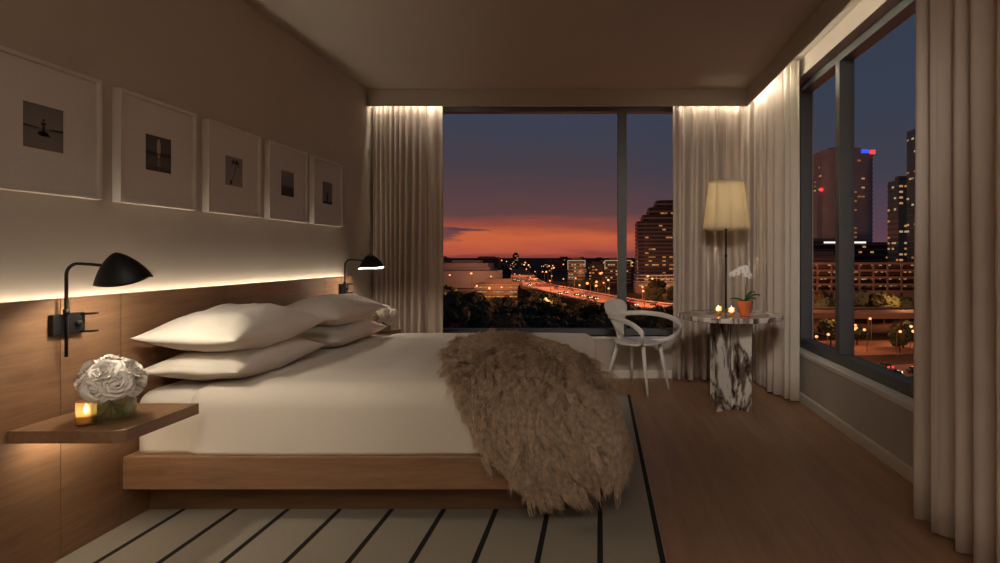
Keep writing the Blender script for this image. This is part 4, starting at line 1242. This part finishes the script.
# trees
def crown_mesh(seed, R, H):
    r_ = random.Random(seed); bm = bmesh.new()
    for k in range(13):
        a_ = r_.uniform(0, 2 * PI); rr = R * .62 * math.sqrt(r_.random()); z = H * (.45 + .42 * r_.random())
        s_ = R * r_.uniform(.34, .55)
        res = bmesh.ops.create_icosphere(bm, subdivisions=3, radius=s_)
        for v in res['verts']:
            nn_ = mnoise.noise(v.co * (2.2 / s_) + Vector((k * 5, seed, 0))) + .6 * mnoise.noise(v.co * (5.5 / s_) + Vector((k, 0, seed)))
            v.co = v.co * (1 + .38 * nn_); v.co.z *= .8
            v.co += Vector((rr * math.cos(a_), rr * math.sin(a_), z))
    return bm
tree_protos = []
for k in range(3):
    t = thing('tree', 'x', 'tree', (0, 0, G), 0, 'x')
    c_ = bm_obj('crown', crown_mesh(k + 1, 7.5, 14), M['tree'][k], t, smooth=False)
    tr = MB().tube([(0, 0, 0), (.1, .1, 4), (0, 0, 9)], [.5, .38, .22], 8).build('trunk', M['bark'], t)
    tree_protos.append((t, [(c_, []), (tr, [])]))
tl = ['dark olive leafy tree in the mass of trees below the window', 'blackish green leafy tree in the mass of trees below the window', 'yellowish leafy tree lit by street lamps in the mass of trees']
tg_ = ['dark olive trees below the window', 'blackish green trees below the window', 'yellowish lit trees below the window']
tspots = []
# wood below the far window: front rank low, rising to the left
for row, (yy, n) in enumerate(((176, 9), (196, 10), (220, 11), (246, 10), (272, 9))):
    for i in range(n * 3):
        u = (i + rng.uniform(.2, .8)) / (n * 3)
        x = (-.36 + .475 * u) * yy
        # keep the highway clear
        near = min((Vector((x, yy, 0)) - p).length for p in hw_pts)
        if near < 19: continue
        tspots.append((x, yy + rng.uniform(-8, 8), rng.uniform(.75, 1.0) * (1.25 if x / yy < -.2 else .85)))
for (x, y, s_) in ((-80, 300, 1.0), (-92, 340, .9), (-34, 300, .8), (30, 330, .8), (44, 345, .9), (56, 350, .8), (38, 400, .9), (62, 400, .9), (-15, 430, .9), (-8, 450, .8), (2, 430, .8)): tspots.append((x, y, s_))
for (x, y, s_) in ((98, 258, .85), (110, 262, 1.0), (122, 258, .95), (134, 266, .8), (73, 190, .6), (84, 196, .5), (96, 190, .6), (106, 203, .55), (90, 180, .45), (146, 262, .7), (66, 200, .5), (128, 284, .8), (105, 284, .8), (90, 276, .75), (140, 282, .8)): tspots.append((x, y, s_))
used = [False] * 3
kept = []
for (x, y, s_) in tspots:
    if not clear_of(x, y, 3) or any(math.hypot(x - a, y - c) < 6.2 * (s_ + e) for a, c, e in kept): continue
    kept.append((x, y, s_))
    k = rng.choice((0, 0, 1, 1, 2))
    t, chn = tree_protos[k]
    if not used[k]:
        used[k] = True; t.location = (x, y, G); t.scale = (s_, s_, s_); t['label'] = tl[k]; t['group'] = tg_[k]
    else:
        dup(t, chn, (x, y, G), rng.uniform(0, 6), tl[k], tg_[k], (s_, s_, s_ * rng.uniform(.9, 1.1)))
# sodium light pools on the roads
def city_light(x, y, z, e, col=(1, .30, .13), r=1.0):
    l = bpy.data.lights.new('city_light', 'POINT'); l.energy = e; l.color = col; l.shadow_soft_size = r
    o = bpy.data.objects.new('city_light', l); COL.objects.link(o); o.location = (x, y, z)
for i in (16, 20, 24, 27, 30, 33, 36, 39, 42, 45):
    p = hw_pts[i]; city_light(p.x, p.y, G + 24, 60000 if i < 28 else 34000)
for (x, y, e) in ((-72, 402, 9000), (45, 450, 14000), (70, 455, 14000), (-20, 585, 9000), (80, 250, 16000), (125, 246, 16000), (90, 160, 5000), (62, 158, 5000), (76, 188, 6000), (100, 196, 6000), (-60, 262, 5000), (-20, 228, 4000), (-110, 520, 20000), (-150, 660, 20000), (-60, 560, 20000)):
    city_light(x, y, G + 13, e, (1, .38, .15))

# ------------------------------------------------------------------ dusk sky
W = bpy.data.worlds.new('dusk'); S.world = W; W.use_nodes = True
nt = W.node_tree; bg = nt.nodes['Background']
tc = N(nt, 'ShaderNodeTexCoord'); sx = N(nt, 'ShaderNodeSeparateXYZ'); nt.links.new(tc.outputs['Generated'], sx.inputs[0])
at = N(nt, 'ShaderNodeMath', operation='ARCTAN2'); nt.links.new(sx.outputs['X'], at.inputs[0]); nt.links.new(sx.outputs['Y'], at.inputs[1])
cmb = N(nt, 'ShaderNodeCombineXYZ'); nt.links.new(at.outputs[0], cmb.inputs[0]); nt.links.new(sx.outputs['Z'], cmb.inputs[1])
mp = N(nt, 'ShaderNodeMapping'); mp.inputs['Scale'].default_value = (3, 22, 1); nt.links.new(cmb.outputs[0], mp.inputs[0])
nz = N(nt, 'ShaderNodeTexNoise', Scale=1.6, Detail=5, Roughness=.55); nt.links.new(mp.outputs[0], nz.inputs['Vector'])
zz = N(nt, 'ShaderNodeMath', operation='MULTIPLY_ADD'); zz.inputs[1].default_value = .05; nt.links.new(nz.outputs['Fac'], zz.inputs[0]); nt.links.new(sx.outputs['Z'], zz.inputs[2])
z2 = N(nt, 'ShaderNodeMath', operation='SUBTRACT'); z2.inputs[1].default_value = .025; nt.links.new(zz.outputs[0], z2.inputs[0])
rs = ramp(nt, [(0.0, lin(140, 66, 58)), (.008, lin(182, 84, 66)), (.032, lin(208, 102, 62)), (.047, lin(158, 78, 62)), (.070, lin(100, 68, 68)), (.14, lin(74, 64, 72)), (.22, lin(62, 66, 82)), (1.0, lin(38, 46, 60))])
rd = ramp(nt, [(0.0, lin(108, 70, 78)), (.04, lin(92, 66, 80)), (.12, lin(68, 64, 76)), (.24, lin(57, 64, 80)), (1.0, lin(40, 46, 62))])
nt.links.new(z2.outputs[0], rs.inputs['Fac']); nt.links.new(z2.outputs[0], rd.inputs['Fac'])
mr = N(nt, 'ShaderNodeMapRange'); mr.interpolation_type = 'SMOOTHSTEP'
mr.inputs['From Min'].default_value = -.02; mr.inputs['From Max'].default_value = .22
nt.links.new(at.outputs[0], mr.inputs['Value'])
mx = N(nt, 'ShaderNodeMix', data_type='RGBA'); nt.links.new(mr.outputs[0], mx.inputs['Factor']); nt.links.new(rs.outputs[0], mx.inputs['A']); nt.links.new(rd.outputs[0], mx.inputs['B'])
# one long dark bank of cloud low on the left
def blob(az, el, wa, we):
    a_ = N(nt, 'ShaderNodeMath', operation='SUBTRACT'); a_.inputs[1].default_value = az; nt.links.new(at.outputs[0], a_.inputs[0])
    a2 = N(nt, 'ShaderNodeMath', operation='DIVIDE'); a2.inputs[1].default_value = wa; nt.links.new(a_.outputs[0], a2.inputs[0])
    e_ = N(nt, 'ShaderNodeMath', operation='SUBTRACT'); e_.inputs[1].default_value = el + .0; nt.links.new(z2.outputs[0], e_.inputs[0])
    e2 = N(nt, 'ShaderNodeMath', operation='DIVIDE'); e2.inputs[1].default_value = we; nt.links.new(e_.outputs[0], e2.inputs[0])
    p1 = N(nt, 'ShaderNodeMath', operation='MULTIPLY'); nt.links.new(a2.outputs[0], p1.inputs[0]); nt.links.new(a2.outputs[0], p1.inputs[1])
    p2 = N(nt, 'ShaderNodeMath', operation='MULTIPLY_ADD'); nt.links.new(e2.outputs[0], p2.inputs[0]); nt.links.new(e2.outputs[0], p2.inputs[1]); nt.links.new(p1.outputs[0], p2.inputs[2])
    m_ = N(nt, 'ShaderNodeMapRange'); m_.interpolation_type = 'SMOOTHSTEP'; m_.inputs['From Min'].default_value = 1.3; m_.inputs['From Max'].default_value = .5
    nt.links.new(p2.outputs[0], m_.inputs['Value']); return m_
cur = mx
for (az, el, wa, we, k) in ((-.262, .036, .05, .008, .85), (-.215, .037, .035, .0035, .8)):
    b_ = blob(az, el, wa, we)
    kk = N(nt, 'ShaderNodeMath', operation='MULTIPLY'); kk.inputs[1].default_value = k; nt.links.new(b_.outputs[0], kk.inputs[0])
    m2 = N(nt, 'ShaderNodeMix', data_type='RGBA'); m2.inputs['B'].default_value = lin(84, 62, 70)
    nt.links.new(kk.outputs[0], m2.inputs['Factor']); nt.links.new(cur.outputs['Result'], m2.inputs['A']); cur = m2
nt.links.new(cur.outputs['Result'], bg.inputs['Color']); bg.inputs['Strength'].default_value = 1.0

# ------------------------------------------------------------------ camera and view
cam = bpy.data.cameras.new('camera'); co = bpy.data.objects.new('camera', cam); COL.objects.link(co)
co.location = (0, 0, 1.2); co.rotation_euler = (PI / 2, 0, 0)
cam.sensor_width = 36; cam.lens = 21.6; cam.shift_x = -0.1; cam.shift_y = -0.0255
cam.clip_start = .05; cam.clip_end = 20000
S.camera = co
S.view_settings.view_transform = 'Standard'; S.view_settings.look = 'None'
S.view_settings.exposure = 0; S.view_settings.gamma = 1; S.view_settings.use_curve_mapping = False
S.cycles.max_bounces = 8; S.cycles.diffuse_bounces = 5; S.cycles.transparent_max_bounces = 12
S.cycles.sample_clamp_indirect = 4
S.cycles.use_denoising = True
S.cycles.caustics_reflective = False; S.cycles.caustics_refractive = False
